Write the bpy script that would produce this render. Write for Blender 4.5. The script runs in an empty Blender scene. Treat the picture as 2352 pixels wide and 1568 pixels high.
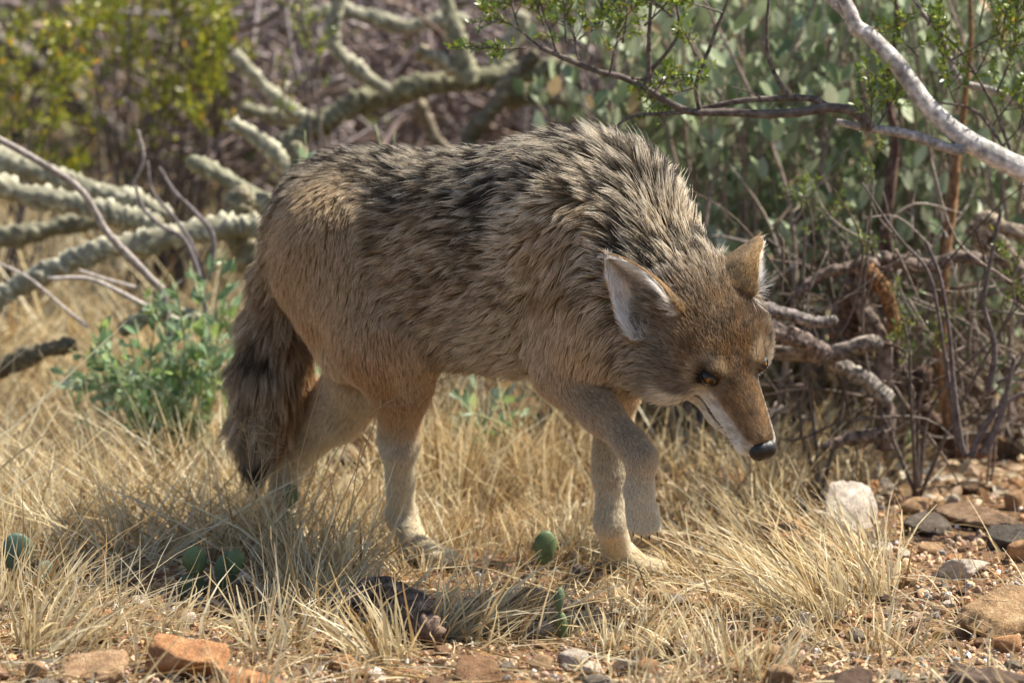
import bpy, math, os
import numpy as np
from mathutils import Vector, Matrix
from mathutils.kdtree import KDTree

rng = np.random.default_rng(11)
SC = bpy.context.scene
COL = SC.collection

# ------------------------------------------------------------------ camera
CAM = np.array([0.0, -7.92, 1.43])
TGT = np.array([0.0, 0.0, 0.32])
FOCAL, SENSOR = 208.1, 36.0
cam_data = bpy.data.cameras.new('camera')
cam_data.lens = FOCAL
cam_data.sensor_width = SENSOR
cam_data.clip_start = 0.1
cam_data.clip_end = 600.0
cam_data.dof.use_dof = True
cam_data.dof.focus_distance = 7.74
cam_data.dof.aperture_fstop = 5.0
cam = bpy.data.objects.new('camera', cam_data)
cam.location = CAM
cam.rotation_euler = Vector(TGT - CAM).to_track_quat('-Z', 'Y').to_euler()
COL.objects.link(cam)
SC.camera = cam

# ------------------------------------------------------------------ sky and sun
SUN_DIR = np.array([0.55, 0.22, 0.80])
SUN_DIR = SUN_DIR / np.linalg.norm(SUN_DIR)
world = bpy.data.worlds.new('World')
SC.world = world
world.use_nodes = True
wn = world.node_tree
bgn = wn.nodes['Background']
skyn = wn.nodes.new('ShaderNodeTexSky')
skyn.sky_type = 'NISHITA'
skyn.sun_disc = False
skyn.sun_elevation = math.asin(SUN_DIR[2])
skyn.sun_rotation = math.atan2(SUN_DIR[0], SUN_DIR[1])
skyn.air_density = 1.0
skyn.dust_density = 1.6
wn.links.new(skyn.outputs['Color'], bgn.inputs['Color'])
bgn.inputs['Strength'].default_value = 0.088
sun_data = bpy.data.lights.new('sun', 'SUN')
sun_data.energy = 5.0
sun_data.angle = math.radians(0.5)
sun_data.color = (1.0, 0.93, 0.80)
sun = bpy.data.objects.new('sun', sun_data)
sun.rotation_euler = Vector(-SUN_DIR).to_track_quat('-Z', 'Y').to_euler()
sun.location = (3, 1.5, 5)
COL.objects.link(sun)
SC.view_settings.view_transform = 'Standard'
SC.view_settings.look = 'None'
SC.view_settings.gamma = 1.0
SC.view_settings.use_curve_mapping = False
SC.view_settings.exposure = 1.0
SC.cycles.max_bounces = 8
SC.cycles.transparent_max_bounces = 8
SC.cycles.use_denoising = True
SC.cycles.denoiser = 'OPENIMAGEDENOISE'
try:
    SC.cycles_curves.shape = 'RIBBONS'
    SC.cycles_curves.subdivisions = 2
except Exception:
    pass

# ------------------------------------------------------------------ pixel -> place
_f = (TGT - CAM) / np.linalg.norm(TGT - CAM)
_r = np.cross(_f, [0, 0, 1.0]); _r /= np.linalg.norm(_r)
_u = np.cross(_r, _f)
def ray(px, py):
    k = SENSOR / FOCAL / 2352.0
    return _f + _r * ((px - 1176.0) * k) + _u * ((784.0 - py) * k)
def P(px, py, y):
    """the point on the ray through (px, py) that stands at depth y"""
    d = ray(px, py)
    return CAM + d * ((y - CAM[1]) / d[1])

# ------------------------------------------------------------------ noise
def _hash(i, j, k, seed):
    n = (i * 374761393 + j * 668265263 + k * 2147483647 + seed * 144665) & 0xffffffff
    n = ((n ^ (n >> 13)) * 1274126177) & 0xffffffff
    n = n ^ (n >> 16)
    return (n & 0xffff) / 65535.0
def vnoise(p, seed=0):
    p = np.asarray(p, float)
    i = np.floor(p).astype(np.int64); f = p - i
    f = f * f * (3 - 2 * f)
    out = 0
    for a in (0, 1):
        for b in (0, 1):
            for c in (0, 1):
                w = (f[:, 0] if a else 1 - f[:, 0]) * (f[:, 1] if b else 1 - f[:, 1]) * (f[:, 2] if c else 1 - f[:, 2])
                out = out + w * _hash(i[:, 0] + a, i[:, 1] + b, i[:, 2] + c, seed)
    return out
def fbm(p, seed=0, oct=3):
    p = np.asarray(p, float); s = 0; a = .5; t = 0
    for o in range(oct):
        s = s + a * vnoise(p * (2 ** o), seed + o); t += a; a *= .5
    return s / t
def sst(a, b, x):
    t = np.clip((x - a) / (b - a), 0, 1)
    return t * t * (3 - 2 * t)
def nrm(v):
    v = np.asarray(v, float)
    return v / np.maximum(np.linalg.norm(v, axis=-1, keepdims=True), 1e-9)

# ------------------------------------------------------------------ objects
def tag(o, label=None, cat=None, group=None, kind=None):
    if label: o['label'] = label
    if cat: o['category'] = cat
    if group: o['group'] = group
    if kind: o['kind'] = kind
    return o
def empty(name, loc, parent=None):
    o = bpy.data.objects.new(name, None)
    o.location = loc
    o.empty_display_size = 0.05
    COL.objects.link(o)
    return o
def mesh_data(name, V, F, mat=None, col=None, smooth=True):
    """V (n,3); F list of (m,k) index arrays; col (n,3) point colours"""
    V = np.asarray(V, np.float32)
    if not isinstance(F, list): F = [F]
    F = [np.asarray(f, np.int32) for f in F if len(f)]
    me = bpy.data.meshes.new(name)
    me.vertices.add(len(V)); me.vertices.foreach_set('co', V.ravel())
    tot = np.concatenate([np.full(len(f), f.shape[1], np.int32) for f in F])
    idx = np.concatenate([f.ravel() for f in F])
    st = np.concatenate([[0], np.cumsum(tot)[:-1]]).astype(np.int32)
    me.loops.add(len(idx)); me.loops.foreach_set('vertex_index', idx)
    me.polygons.add(len(tot))
    me.polygons.foreach_set('loop_start', st)
    me.update(calc_edges=True)
    me.polygons.foreach_set('use_smooth', np.full(len(tot), smooth))
    if col is not None:
        at = me.attributes.new('col', 'FLOAT_COLOR', 'POINT')
        c4 = np.ones((len(V), 4), np.float32); c4[:, :3] = col
        at.data.foreach_set('color', c4.ravel())
    if mat: me.materials.append(mat)
    me.update()
    return me
def obj(name, me, parent=None, base=None):
    """base: world origin already subtracted from the mesh when parent is an Empty there"""
    o = bpy.data.objects.new(name, me)
    COL.objects.link(o)
    if parent is not None: o.parent = parent
    return o

# ------------------------------------------------------------------ shapes
def tube(pts, rad, sides=8, cap=True, bump=None):
    pts = np.asarray(pts, float); n = len(pts)
    rad = np.broadcast_to(np.asarray(rad, float), (n,))
    T = nrm(np.gradient(pts, axis=0))
    ref = np.array([0, 0, 1.0]) if abs(T[0, 2]) < .9 else np.array([1.0, 0, 0])
    A = np.zeros_like(pts)
    a = nrm(np.cross(T[0], ref))
    for i in range(n):
        a = a - T[i] * (a @ T[i]); a = a / max(np.linalg.norm(a), 1e-9); A[i] = a
    B = np.cross(T, A)
    th = np.arange(sides) / sides * 2 * np.pi
    ring = (A[:, None] * np.cos(th)[None, :, None] + B[:, None] * np.sin(th)[None, :, None])
    R = rad[:, None, None]
    if bump is not None: R = R * bump[:, :, None]
    V = (pts[:, None] + ring * R).reshape(-1, 3)
    i = np.arange(n - 1)[:, None] * sides; j = np.arange(sides)[None]
    j2 = (j + 1) % sides
    F = np.stack([i + j, i + j2, i + sides + j2, i + sides + j], -1).reshape(-1, 4)
    Fs = [F]
    if cap:
        V = np.vstack([V, pts[0] - T[0] * rad[0] * .3, pts[-1] + T[-1] * rad[-1] * .5])
        c0, c1 = n * sides, n * sides + 1
        k = np.arange(sides); k2 = (k + 1) % sides
        Fs.append(np.concatenate([np.stack([k2, k, np.full(sides, c0)], 1),
                                  np.stack([k + (n - 1) * sides, k2 + (n - 1) * sides, np.full(sides, c1)], 1)]))
    return V, Fs
def spline(pts, n):
    """Catmull-Rom through the points"""
    p = np.asarray(pts, float)
    q = np.vstack([2 * p[0] - p[1], p, 2 * p[-1] - p[-2]])
    t = np.linspace(0, len(p) - 1 - 1e-6, n); i = t.astype(int); f = (t - i)[:, None]
    a, b, c, d = q[i], q[i + 1], q[i + 2], q[i + 3]
    return .5 * ((2 * b) + (-a + c) * f + (2 * a - 5 * b + 4 * c - d) * f ** 2 + (-a + 3 * b - 3 * c + d) * f ** 3)
class MB:
    """collects shapes into one mesh"""
    def __init__(s): s.V = []; s.F = {}; s.C = []; s.n = 0
    def add(s, V, Fs, col=None):
        if not isinstance(Fs, list): Fs = [Fs]
        for f in Fs:
            f = np.asarray(f)
            s.F.setdefault(f.shape[1], []).append(f + s.n)
        s.V.append(np.asarray(V)); s.n += len(V)
        c = np.broadcast_to(np.asarray(col if col is not None else (1, 1, 1), float), (len(V), 3))
        s.C.append(c)
        return s
    def data(s, name, mat, base=(0, 0, 0), smooth=True):
        return mesh_data(name, np.vstack(s.V) - np.asarray(base), [np.vstack(v) for v in s.F.values()], mat, np.vstack(s.C), smooth)
def scatter(tV, tF, M, O, C=None):
    """many copies of a template as one shape: M (m,3,3) columns are the axes, O (m,3)"""
    m, n = len(O), len(tV)
    V = np.einsum('mij,nj->mni', M, tV) + O[:, None]
    F = [(np.asarray(f)[None] + (np.arange(m) * n)[:, None, None]).reshape(-1, np.asarray(f).shape[1]) for f in tF]
    col = None if C is None else np.repeat(C, n, axis=0)
    return V.reshape(-1, 3), F, col
def frames(fwd, up=None, roll=None):
    """(m,3,3) matrices: x across, y forward, z up"""
    y = nrm(fwd)
    if up is None: up = rng.normal(size=y.shape)
    x = nrm(np.cross(y, up)); z = np.cross(x, y)
    return np.stack([x, y, z], -1)

# ------------------------------------------------------------------ materials
def newmat(name):
    m = bpy.data.materials.new(name); m.use_nodes = True
    nt = m.node_tree
    for n in list(nt.nodes): nt.nodes.remove(n)
    out = nt.nodes.new('ShaderNodeOutputMaterial')
    return m, nt, out
def N(nt, t, **kw):
    n = nt.nodes.new(t)
    for k, v in kw.items():
        if k.startswith('_'): setattr(n, k[1:], v)
        else: n.inputs[k.replace('__', ' ')].default_value = v
    return n
def L(nt, a, b): nt.links.new(a, b)
def noise_var(nt, scale, lo, hi, detail=4, coord='Object'):
    """value between lo and hi that wanders over the surface"""
    tc = N(nt, 'ShaderNodeTexCoord'); no = N(nt, 'ShaderNodeTexNoise', Scale=scale, Detail=detail)
    L(nt, tc.outputs[coord], no.inputs['Vector'])
    mr = N(nt, 'ShaderNodeMapRange'); mr.inputs[1].default_value = .3; mr.inputs[2].default_value = .7
    mr.inputs[3].default_value = lo; mr.inputs[4].default_value = hi
    L(nt, no.outputs['Fac'], mr.inputs[0])
    return mr.outputs[0], tc
def mat_col(name, tint=(1, 1, 1), rough=.75, spec=.3, transl=0.0, var=(.75, 1.2), scale=60, bump=0.0, bscale=200, bdist=.002, coat=0.0, sss=0):
    """colour from the point colour 'col' times tint, with grain, bump and translucency"""
    m, nt, out = newmat(name)
    at = N(nt, 'ShaderNodeAttribute', _attribute_name='col')
    mx = N(nt, 'ShaderNodeMix', _data_type='RGBA', _blend_type='MULTIPLY'); mx.inputs[0].default_value = 1
    L(nt, at.outputs['Color'], mx.inputs[6]); mx.inputs[7].default_value = (*tint, 1)
    v, tc = noise_var(nt, scale, var[0], var[1])
    mv = N(nt, 'ShaderNodeVectorMath', _operation='SCALE')
    L(nt, mx.outputs[2], mv.inputs[0]); L(nt, v, mv.inputs['Scale'])
    b = N(nt, 'ShaderNodeBsdfPrincipled', Roughness=rough)
    b.inputs['Specular IOR Level'].default_value = spec
    if coat: b.inputs['Coat Weight'].default_value = coat
    L(nt, mv.outputs[0], b.inputs['Base Color'])
    if bump:
        no = N(nt, 'ShaderNodeTexNoise', Scale=bscale, Detail=6, Roughness=.65)
        L(nt, tc.outputs['Object'], no.inputs['Vector'])
        bp = N(nt, 'ShaderNodeBump', Strength=bump, Distance=bdist)
        L(nt, no.outputs['Fac'], bp.inputs['Height']); L(nt, bp.outputs[0], b.inputs['Normal'])
    if transl:
        tr = N(nt, 'ShaderNodeBsdfTranslucent'); L(nt, mv.outputs[0], tr.inputs['Color'])
        ms = N(nt, 'ShaderNodeMixShader', Fac=transl)
        L(nt, b.outputs[0], ms.inputs[1]); L(nt, tr.outputs[0], ms.inputs[2]); L(nt, ms.outputs[0], out.inputs[0])
    else:
        L(nt, b.outputs[0], out.inputs[0])
    return m

# ------------------------------------------------------------------ ground height
def gz(x, y):
    x = np.atleast_1d(np.asarray(x, float)); y = np.atleast_1d(np.asarray(y, float))
    p = np.stack([x, y, np.zeros_like(x)], 1)
    near = np.exp(-(x ** 2 + y ** 2) / 200.0)
    z = (fbm(p * 1.7, 3) - .5) * .05 + (fbm(p * 7, 5) - .5) * .025 * near
    return z + sst(3, 40, y) * 1.5 + sst(40, 200, y) * 20
def G(px, py):
    """where the ray through a pixel meets the ground"""
    d = ray(px, py)
    t = -CAM[2] / d[2]
    for _ in range(6):
        q = CAM + d * t
        t = (float(gz(q[0], q[1])[0]) - CAM[2]) / d[2]
    return CAM + d * t
# ================================================================== the ground
def Gv(px, py):
    k = SENSOR / FOCAL / 2352.0
    px = np.asarray(px, float); py = np.asarray(py, float)
    d = _f[None] + _r[None] * ((px - 1176.0) * k)[:, None] + _u[None] * ((784.0 - py) * k)[:, None]
    t = -CAM[2] / d[:, 2]
    for _ in range(5):
        q = CAM + d * t[:, None]; t = (gz(q[:, 0], q[:, 1]) - CAM[2]) / d[:, 2]
    return CAM + d * t[:, None]
def proj(p):
    q = np.asarray(p) - CAM; z = q @ _f; k = SENSOR / FOCAL / 2352.0
    return 1176 + (q @ _r) / z / k, 784 - (q @ _u) / z / k
def onground(p, sink=0.0):
    p = np.array(p, float); p[..., 2] = gz(np.atleast_1d(p[..., 0]), np.atleast_1d(p[..., 1])).reshape(p[..., 2].shape) - sink
    return p

nx_, ny_ = 300, 330
tx = np.linspace(-1, 1, nx_); xs = np.sinh(tx * 5.6) / np.sinh(5.6) * 90 + tx * .9
ty = np.linspace(-1, 1, ny_); ys = np.sinh(ty * 6.0) / np.sinh(6.0) * 170 + ty * 2.4 + .3
X, Y = np.meshgrid(xs, ys, indexing='ij')
GV_ = np.stack([X.ravel(), Y.ravel(), gz(X.ravel(), Y.ravel())], 1)
i = np.arange(nx_ - 1)[:, None] * ny_; j = np.arange(ny_ - 1)[None]
m_soil, nt, out = newmat('stony_soil')
tc = N(nt, 'ShaderNodeTexCoord')
n1 = N(nt, 'ShaderNodeTexNoise', Scale=6.0, Detail=6); n2 = N(nt, 'ShaderNodeTexNoise', Scale=90.0, Detail=8, Roughness=.7)
vo = N(nt, 'ShaderNodeTexVoronoi', Scale=150.0, Randomness=1.0)
for q in (n1, n2, vo): L(nt, tc.outputs['Object'], q.inputs['Vector'])
r1 = N(nt, 'ShaderNodeValToRGB'); e = r1.color_ramp.elements
e[0].position = .32; e[0].color = (.15, .085, .046, 1); e[1].position = .68; e[1].color = (.33, .215, .125, 1)
L(nt, n1.outputs['Fac'], r1.inputs[0])
r2 = N(nt, 'ShaderNodeValToRGB'); e = r2.color_ramp.elements
e[0].position = .30; e[0].color = (.55, .52, .48, 1); e[1].position = .72; e[1].color = (1.5, 1.4, 1.25, 1)
L(nt, n2.outputs['Fac'], r2.inputs[0])
mx = N(nt, 'ShaderNodeMix', _data_type='RGBA', _blend_type='MULTIPLY'); mx.inputs[0].default_value = .9
L(nt, r1.outputs[0], mx.inputs[6]); L(nt, r2.outputs[0], mx.inputs[7])
mx2 = N(nt, 'ShaderNodeMix', _data_type='RGBA', _blend_type='MULTIPLY'); mx2.inputs[0].default_value = .35
L(nt, mx.outputs[2], mx2.inputs[6]); L(nt, vo.outputs['Color'], mx2.inputs[7])
b = N(nt, 'ShaderNodeBsdfPrincipled', Roughness=.92); b.inputs['Specular IOR Level'].default_value = .15
L(nt, mx2.outputs[2], b.inputs['Base Color'])
ad = N(nt, 'ShaderNodeMath', _operation='ADD'); L(nt, vo.outputs['Distance'], ad.inputs[0]); L(nt, n2.outputs['Fac'], ad.inputs[1])
bp = N(nt, 'ShaderNodeBump', Strength=.9, Distance=.006); L(nt, ad.outputs[0], bp.inputs['Height']); L(nt, bp.outputs[0], b.inputs['Normal'])
L(nt, b.outputs[0], out.inputs[0])
ground = obj('ground', mesh_data('ground', GV_, np.stack([i + j, i + ny_ + j, i + ny_ + j + 1, i + j + 1], -1).reshape(-1, 4), m_soil))
ground['kind'] = 'structure'
ground['label'] = 'stony brown desert soil'

# ================================================================== stones
def icosphere(sub):
    import bmesh
    bm = bmesh.new(); bmesh.ops.create_icosphere(bm, subdivisions=sub, radius=1.0)
    V = np.array([v.co for v in bm.verts]); F = np.array([[v.index for v in f.verts] for f in bm.faces]); bm.free()
    return V, F
def stone(seed, sub=4, flat=.7, rough=.05, planes=13):
    """an angular stone: a ball cut by planes, its faces weathered"""
    r = np.random.default_rng(seed); V, F = icosphere(sub)
    n = nrm(r.normal(size=(planes, 3))); d = .62 + .3 * r.random(planes)
    with np.errstate(divide='ignore'):
        t = d[None] / np.maximum(V @ n.T, 1e-3)
    rad = -np.log(np.exp(-np.minimum(t, 3) * 22).sum(1)) / 22
    rad = np.minimum(rad, 1.1) * (1 + (fbm(V * 2.2 + seed, seed, 4) - .5) * rough * 3 + (fbm(V * 9 + seed, seed + 9, 3) - .5) * rough * 1.2)
    return V * rad[:, None] * np.array([1, .85, flat]), F
m_rock, nt, out = newmat('weathered_stone')
oi = N(nt, 'ShaderNodeObjectInfo'); tc = N(nt, 'ShaderNodeTexCoord')
mp = N(nt, 'ShaderNodeVectorMath', _operation='ADD'); L(nt, tc.outputs['Object'], mp.inputs[0]); L(nt, oi.outputs['Location'], mp.inputs[1])
n1 = N(nt, 'ShaderNodeTexNoise', Scale=2.6, Detail=7, Roughness=.65); n2 = N(nt, 'ShaderNodeTexNoise', Scale=14, Detail=6, Roughness=.7)
for q in (n1, n2): L(nt, mp.outputs[0], q.inputs['Vector'])
r1 = N(nt, 'ShaderNodeValToRGB'); e = r1.color_ramp.elements
e[0].position = .30; e[0].color = (.42, .40, .38, 1); e[1].position = .66; e[1].color = (1.30, 1.25, 1.15, 1)
el = r1.color_ramp.elements.new(.5); el.color = (.95, .80, .66, 1)
L(nt, n1.outputs['Fac'], r1.inputs[0])
r2 = N(nt, 'ShaderNodeValToRGB'); e = r2.color_ramp.elements
e[0].position = .35; e[0].color = (.7, .7, .7, 1); e[1].position = .7; e[1].color = (1.15, 1.15, 1.15, 1); L(nt, n2.outputs['Fac'], r2.inputs[0])
mx = N(nt, 'ShaderNodeMix', _data_type='RGBA', _blend_type='MULTIPLY'); mx.inputs[0].default_value = 1; L(nt, r1.outputs[0], mx.inputs[6]); L(nt, r2.outputs[0], mx.inputs[7])
mx2 = N(nt, 'ShaderNodeMix', _data_type='RGBA', _blend_type='MULTIPLY'); mx2.inputs[0].default_value = 1; L(nt, mx.outputs[2], mx2.inputs[6]); L(nt, oi.outputs['Color'], mx2.inputs[7])
b = N(nt, 'ShaderNodeBsdfPrincipled', Roughness=.85); b.inputs['Specular IOR Level'].default_value = .25
L(nt, mx2.outputs[2], b.inputs['Base Color'])
bp = N(nt, 'ShaderNodeBump', Strength=.7, Distance=.05); L(nt, n2.outputs['Fac'], bp.inputs['Height']); L(nt, bp.outputs[0], b.inputs['Normal'])
L(nt, b.outputs[0], out.inputs[0])
STONES = [mesh_data('stone', *stone(100 + k, 4, flat=[.7, .55, .8, .62][k % 4], planes=9 + k % 5), m_rock) for k in range(12)]
BIGST = [mesh_data('stone_large', *stone(300 + k, 5, flat=[.7, .5, .75][k % 3], rough=.07, planes=12), m_rock) for k in range(6)]
def put_stone(px, py, w, hgt, col, label, group=None, cat='stone', k=None, name='stone', big=False, rz=None):
    """px, py: middle of its foot in the picture; w, hgt in picture pixels"""
    g = G(px, py); s = np.linalg.norm(g - CAM) / (FOCAL / SENSOR * 2352)
    lib = BIGST if big else STONES
    me = lib[(k if k is not None else rng.integers(len(lib))) % len(lib)]
    o = bpy.data.objects.new(name, me); COL.objects.link(o)
    ext = np.array([v[:] for v in (me.vertices[0].co,)])
    r = w * s / 2 * 1.12
    hz = max(hgt * s, .004)
    o.scale = (r, r * (.75 + .4 * rng.random()), hz / 1.15)
    o.rotation_euler = (rng.normal() * .12, rng.normal() * .12, rng.random() * 6.28 if rz is None else rz)
    o.location = (g[0], g[1] + r * .35, float(gz(g[0], g[1] + r * .35)[0]) + hz * .26)
    o.color = (*col, 1)
    return tag(o, label, cat, group)
OR, TN, BR, DK, GR, WH, PK = (.60, .36, .19), (.55, .40, .25), (.36, .24, .155), (.19, .145, .115), (.30, .28, .25), (.80, .77, .72), (.52, .36, .27)
named = [
 (2152, 1066, 96, 68, (.38, .29, .19), 'grey-brown blocky stone beside the reddish one below the dead wood', 0),
 (2238, 1064, 96, 52, (.42, .22, .13), 'reddish brown wedge-shaped stone below the dead wood', 1),
 (2296, 1048, 60, 50, (.50, .33, .20), 'small tan stone leaning on the reddish wedge-shaped stone', 2),
 (2350, 1052, 90, 62, (.25, .21, .16), 'dark mossy brown stone at the foot of the bush', 3),
 (2226, 1134, 80, 40, (.24, .17, .115), 'dark brown peaked stone alone on bare soil', 4),
 (2140, 1146, 74, 42, (.33, .25, .17), 'rounded grey-brown stone beside the peaked one on bare soil', 5),
 (2244, 1212, 196, 70, (.38, .28, .20), 'broad flat brown-grey stone slab lying on the soil', 1),
 (2330, 1172, 46, 52, (.60, .42, .26), 'upright tan stone behind the flat slab', 6),
 (2112, 1176, 92, 40, (.56, .40, .25), 'flat tan stone between the white rock and bare soil', 7),
 (2122, 1226, 120, 52, (.20, .18, .16), 'dark grey slab with pale edge next to the white rock', 8),
 (2330, 1262, 130, 70, (.15, .145, .14), 'dark slate stone under an orange stone', 9),
 (2345, 1288, 76, 56, (.62, .40, .23), 'orange-tan stone leaning against dark slate', 10),
 (1940, 1212, 170, 108, (.86, .85, .83), 'white and grey quartz rock among the dry grass', 0),
 (2205, 1326, 118, 52, (.90, .87, .82), 'long white quartz stone with jagged top', 11),
 (2290, 1450, 216, 100, (.56, .41, .25), 'large tan rock with pale front in the gravel', 2),
 (1990, 1062, 130, 62, (.45, .32, .23), 'pinkish brown rock half hidden by grass stems', 3),
 (2004, 1092, 84, 30, (.84, .79, .70), 'flaky white stone below the pinkish brown rock', 4),
 (1664, 1118, 92, 56, (.66, .40, .22), 'orange-tan stone below the nose of the coyote', 5),
 (1792, 1262, 200, 86, (.46, .29, .17), 'wide orange-brown rock behind grass stems', 4),
 (1222, 1428, 130, 106, (.47, .33, .20), 'tall tan rock in front of the forepaws behind straw', 1),
 (420, 1552, 210, 112, (.66, .37, .19), 'big orange rock with sunlit top in the straw', 5),
 (205, 1560, 170, 70, (.60, .43, .28), 'pale tan rock beside the big orange rock', 2),
 (575, 1590, 200, 56, (.64, .35, .18), 'low orange rock at the edge of the straw', 3),
 (1085, 1568, 120, 62, (.36, .23, .14), 'brown stone beneath arching straw', 0),
 (1950, 1596, 150, 72, (.15, .105, .08), 'dark brown squared block in the gravel', 1),
 (2290, 1590, 200, 66, (.20, .15, .13), 'dark purple-brown stone in pale gravel', 2),
 (1490, 1262, 66, 44, (.62, .42, .22), 'ochre stone between the forepaws', 3),
 (1352, 1556, 46, 40, (.88, .82, .72), 'small bright white stone in brown gravel', 6),
 (1776, 1520, 44, 46, (.68, .50, .32), 'small upright tan stone in the bleached straw', 7),
]
for px, py, w, hg, c, lab, k in named:
    put_stone(px, py, w, hg, c, lab, k=k, big=w > 110, name='rock' if w > 110 else 'stone', cat='rock' if w > 110 else 'stone')
taken = np.array([(a[0], a[1], a[2]) for a in named], float)
pal = [(OR, 'orange'), (TN, 'tan'), (BR, 'brown'), (DK, 'dark'), (GR, 'grey'), (WH, 'white'), (PK, 'pink')]
MARK = np.array([(2195, 1060), (2226, 1134), (2244, 1212), (2330, 1262), (1940, 1212), (2205, 1326), (2290, 1450), (1990, 1062), (1664, 1118), (1792, 1262), (1222, 1428), (420, 1552), (205, 1560), (1085, 1568), (1950, 1596), (2290, 1590), (1490, 1262), (880, 1460), (1256, 1318), (480, 1372), (70, 1360), (1000, 1300), (650, 1240), (1600, 1500), (1440, 1470), (700, 1400)], float)
MARKN = ['the reddish wedge-shaped stone', 'the dark peaked stone', 'the broad flat slab', 'the dark slate stone', 'the white and grey quartz rock', 'the long white quartz stone', 'the large tan rock', 'the pinkish brown rock', 'the orange stone below the nose',
  'the wide orange-brown rock', 'the tall tan rock', 'the big orange rock', 'the pale tan rock', 'the brown stone under straw', 'the dark squared block', 'the dark purple-brown stone', 'the ochre stone', 'the dead log', 'the upright oval cactus pad',
  'the low green cactus pads', 'the dark blue-green cactus pads', 'the near hind paw', 'the trailing hind foot', 'the pale straw tuft', 'the fanning straw tuft', 'the bright straw tuft']
cnt = 0
while cnt < 230:
    px = rng.uniform(-60, 2420); py = rng.uniform(1060, 1640)
    right = sst(900, 2200, np.array([px]))[0]; low = sst(1350, 1560, np.array([py]))[0]
    if rng.random() > .15 + .6 * right + .5 * low: continue
    if np.any((np.abs(taken[:, 0] - px) < taken[:, 2] * .62) & (np.abs(taken[:, 1] - py) < 26)): continue
    w = rng.uniform(24, 58) * (1 + .35 * low); hg = w * rng.uniform(.4, .75)
    c, nm = pal[rng.choice(7, p=[.18, .24, .2, .1, .12, .08, .08])]
    c = tuple(np.array(c) * rng.uniform(.8, 1.2))
    dd = np.hypot(MARK[:, 0] - px, (MARK[:, 1] - py) * 1.6); q_ = int(dd.argmin())
    size = 'tiny' if w < 36 else ('small' if w < 54 else 'fist-sized'); nm = {'white': 'whitish', 'pink': 'pinkish'}.get(nm, nm)
    lab = '%s %s %s stone %s %s' % (size, 'flat' if hg < w * .52 else 'angular', nm, 'close to' if dd[q_] < 110 else 'some way from', MARKN[q_])
    put_stone(px, py, w, hg, c, lab, group='loose ' + nm + ' stones ' + MARKN[q_])
    taken = np.vstack([taken, [px, py, w]]); cnt += 1
# gravel too small to pick apart
iV, iF = icosphere(1)
def pebbles(n, seed):
    r = np.random.default_rng(seed)
    px = r.uniform(-500, 2900, n * 2); py = 1020 + 740 * r.random(n * 2) ** .9
    keep = r.random(n * 2) < .22 + .55 * sst(1000, 2100, px) + .4 * sst(1350, 1560, py)
    px, py = px[keep][:n], py[keep][:n]
    g = Gv(px, py); m = len(g)
    s = .0017 + .0062 * r.random(m) ** 2.2
    A = nrm(r.normal(size=(m, 3))); Bx = nrm(np.cross(A, r.normal(size=(m, 3)))); Cx = np.cross(A, Bx)
    M = np.stack([A, Bx * r.uniform(.6, 1, (m, 1)), Cx * r.uniform(.45, .8, (m, 1))], -1) * s[:, None, None]
    pc = np.array([OR, TN, BR, DK, GR, WH, PK])[r.choice(7, m, p=[.18, .32, .20, .08, .10, .03, .09])] * r.uniform(.75, 1.25, (m, 1))
    mb = MB()
    for k in range(4):
        sel = np.arange(m) % 4 == k
        tv = iV * (1 + .35 * (r.random((len(iV), 1)) - .5))
        V, F, C = scatter(tv, [iF], M[sel], g[sel] + np.array([0, 0, .35]) * s[sel][:, None], pc[sel]); mb.add(V, F, C)
    return mb
m_peb = mat_col('gravel_stone', rough=.85, spec=.2, var=(.7, 1.25), scale=400)
gravel = obj('gravel', pebbles(22000, 77).data('gravel', m_peb, smooth=False))
tag(gravel, 'loose tan and brown gravel between the stones', 'gravel', kind='stuff')

# ================================================================== dry grass
def blades(root, ln, lean, curl, wid, col, seed, seg=5, tipdark=0):
    """ribbons: root (m,3), lean (m,3) direction of growth, curl (m,3) added with height squared"""
    r = np.random.default_rng(seed); m = len(root)
    t = np.linspace(0, 1, seg)
    jit = np.cumsum(r.normal(size=(m, seg, 3)) * np.array([.02, .02, .006]), axis=1); jit[:, 0] = 0
    c = root[:, None] + ln[:, None, None] * (lean[:, None] * t[None, :, None] + curl[:, None] * (t ** 2)[None, :, None] + jit)
    gzv = root[:, 2][:, None]
    c[..., 2] = np.maximum(c[..., 2], gzv + .002)
    side = nrm(np.cross(lean, r.normal(size=(m, 3))))
    w = wid[:, None] * (1 - .85 * t ** 1.6)[None]
    a = c - side[:, None] * w[..., None]; b_ = c + side[:, None] * w[..., None]
    V = np.stack([a, b_], 2).reshape(-1, 3)
    base = (np.arange(m) * seg * 2)[:, None] + (np.arange(seg - 1) * 2)[None]
    F = np.stack([base, base + 1, base + 3, base + 2], -1).reshape(-1, 4)
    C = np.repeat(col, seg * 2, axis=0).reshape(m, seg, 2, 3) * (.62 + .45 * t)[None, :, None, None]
    return V, F, C.reshape(-1, 3)
STRAW = np.array([(.78, .65, .40), (.66, .50, .26), (.86, .78, .56), (.48, .31, .13), (.74, .60, .35), (.32, .19, .08)])
m_grass = mat_col('dry_grass', rough=.6, spec=.25, transl=.32, var=(.8, 1.15), scale=90)
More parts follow.
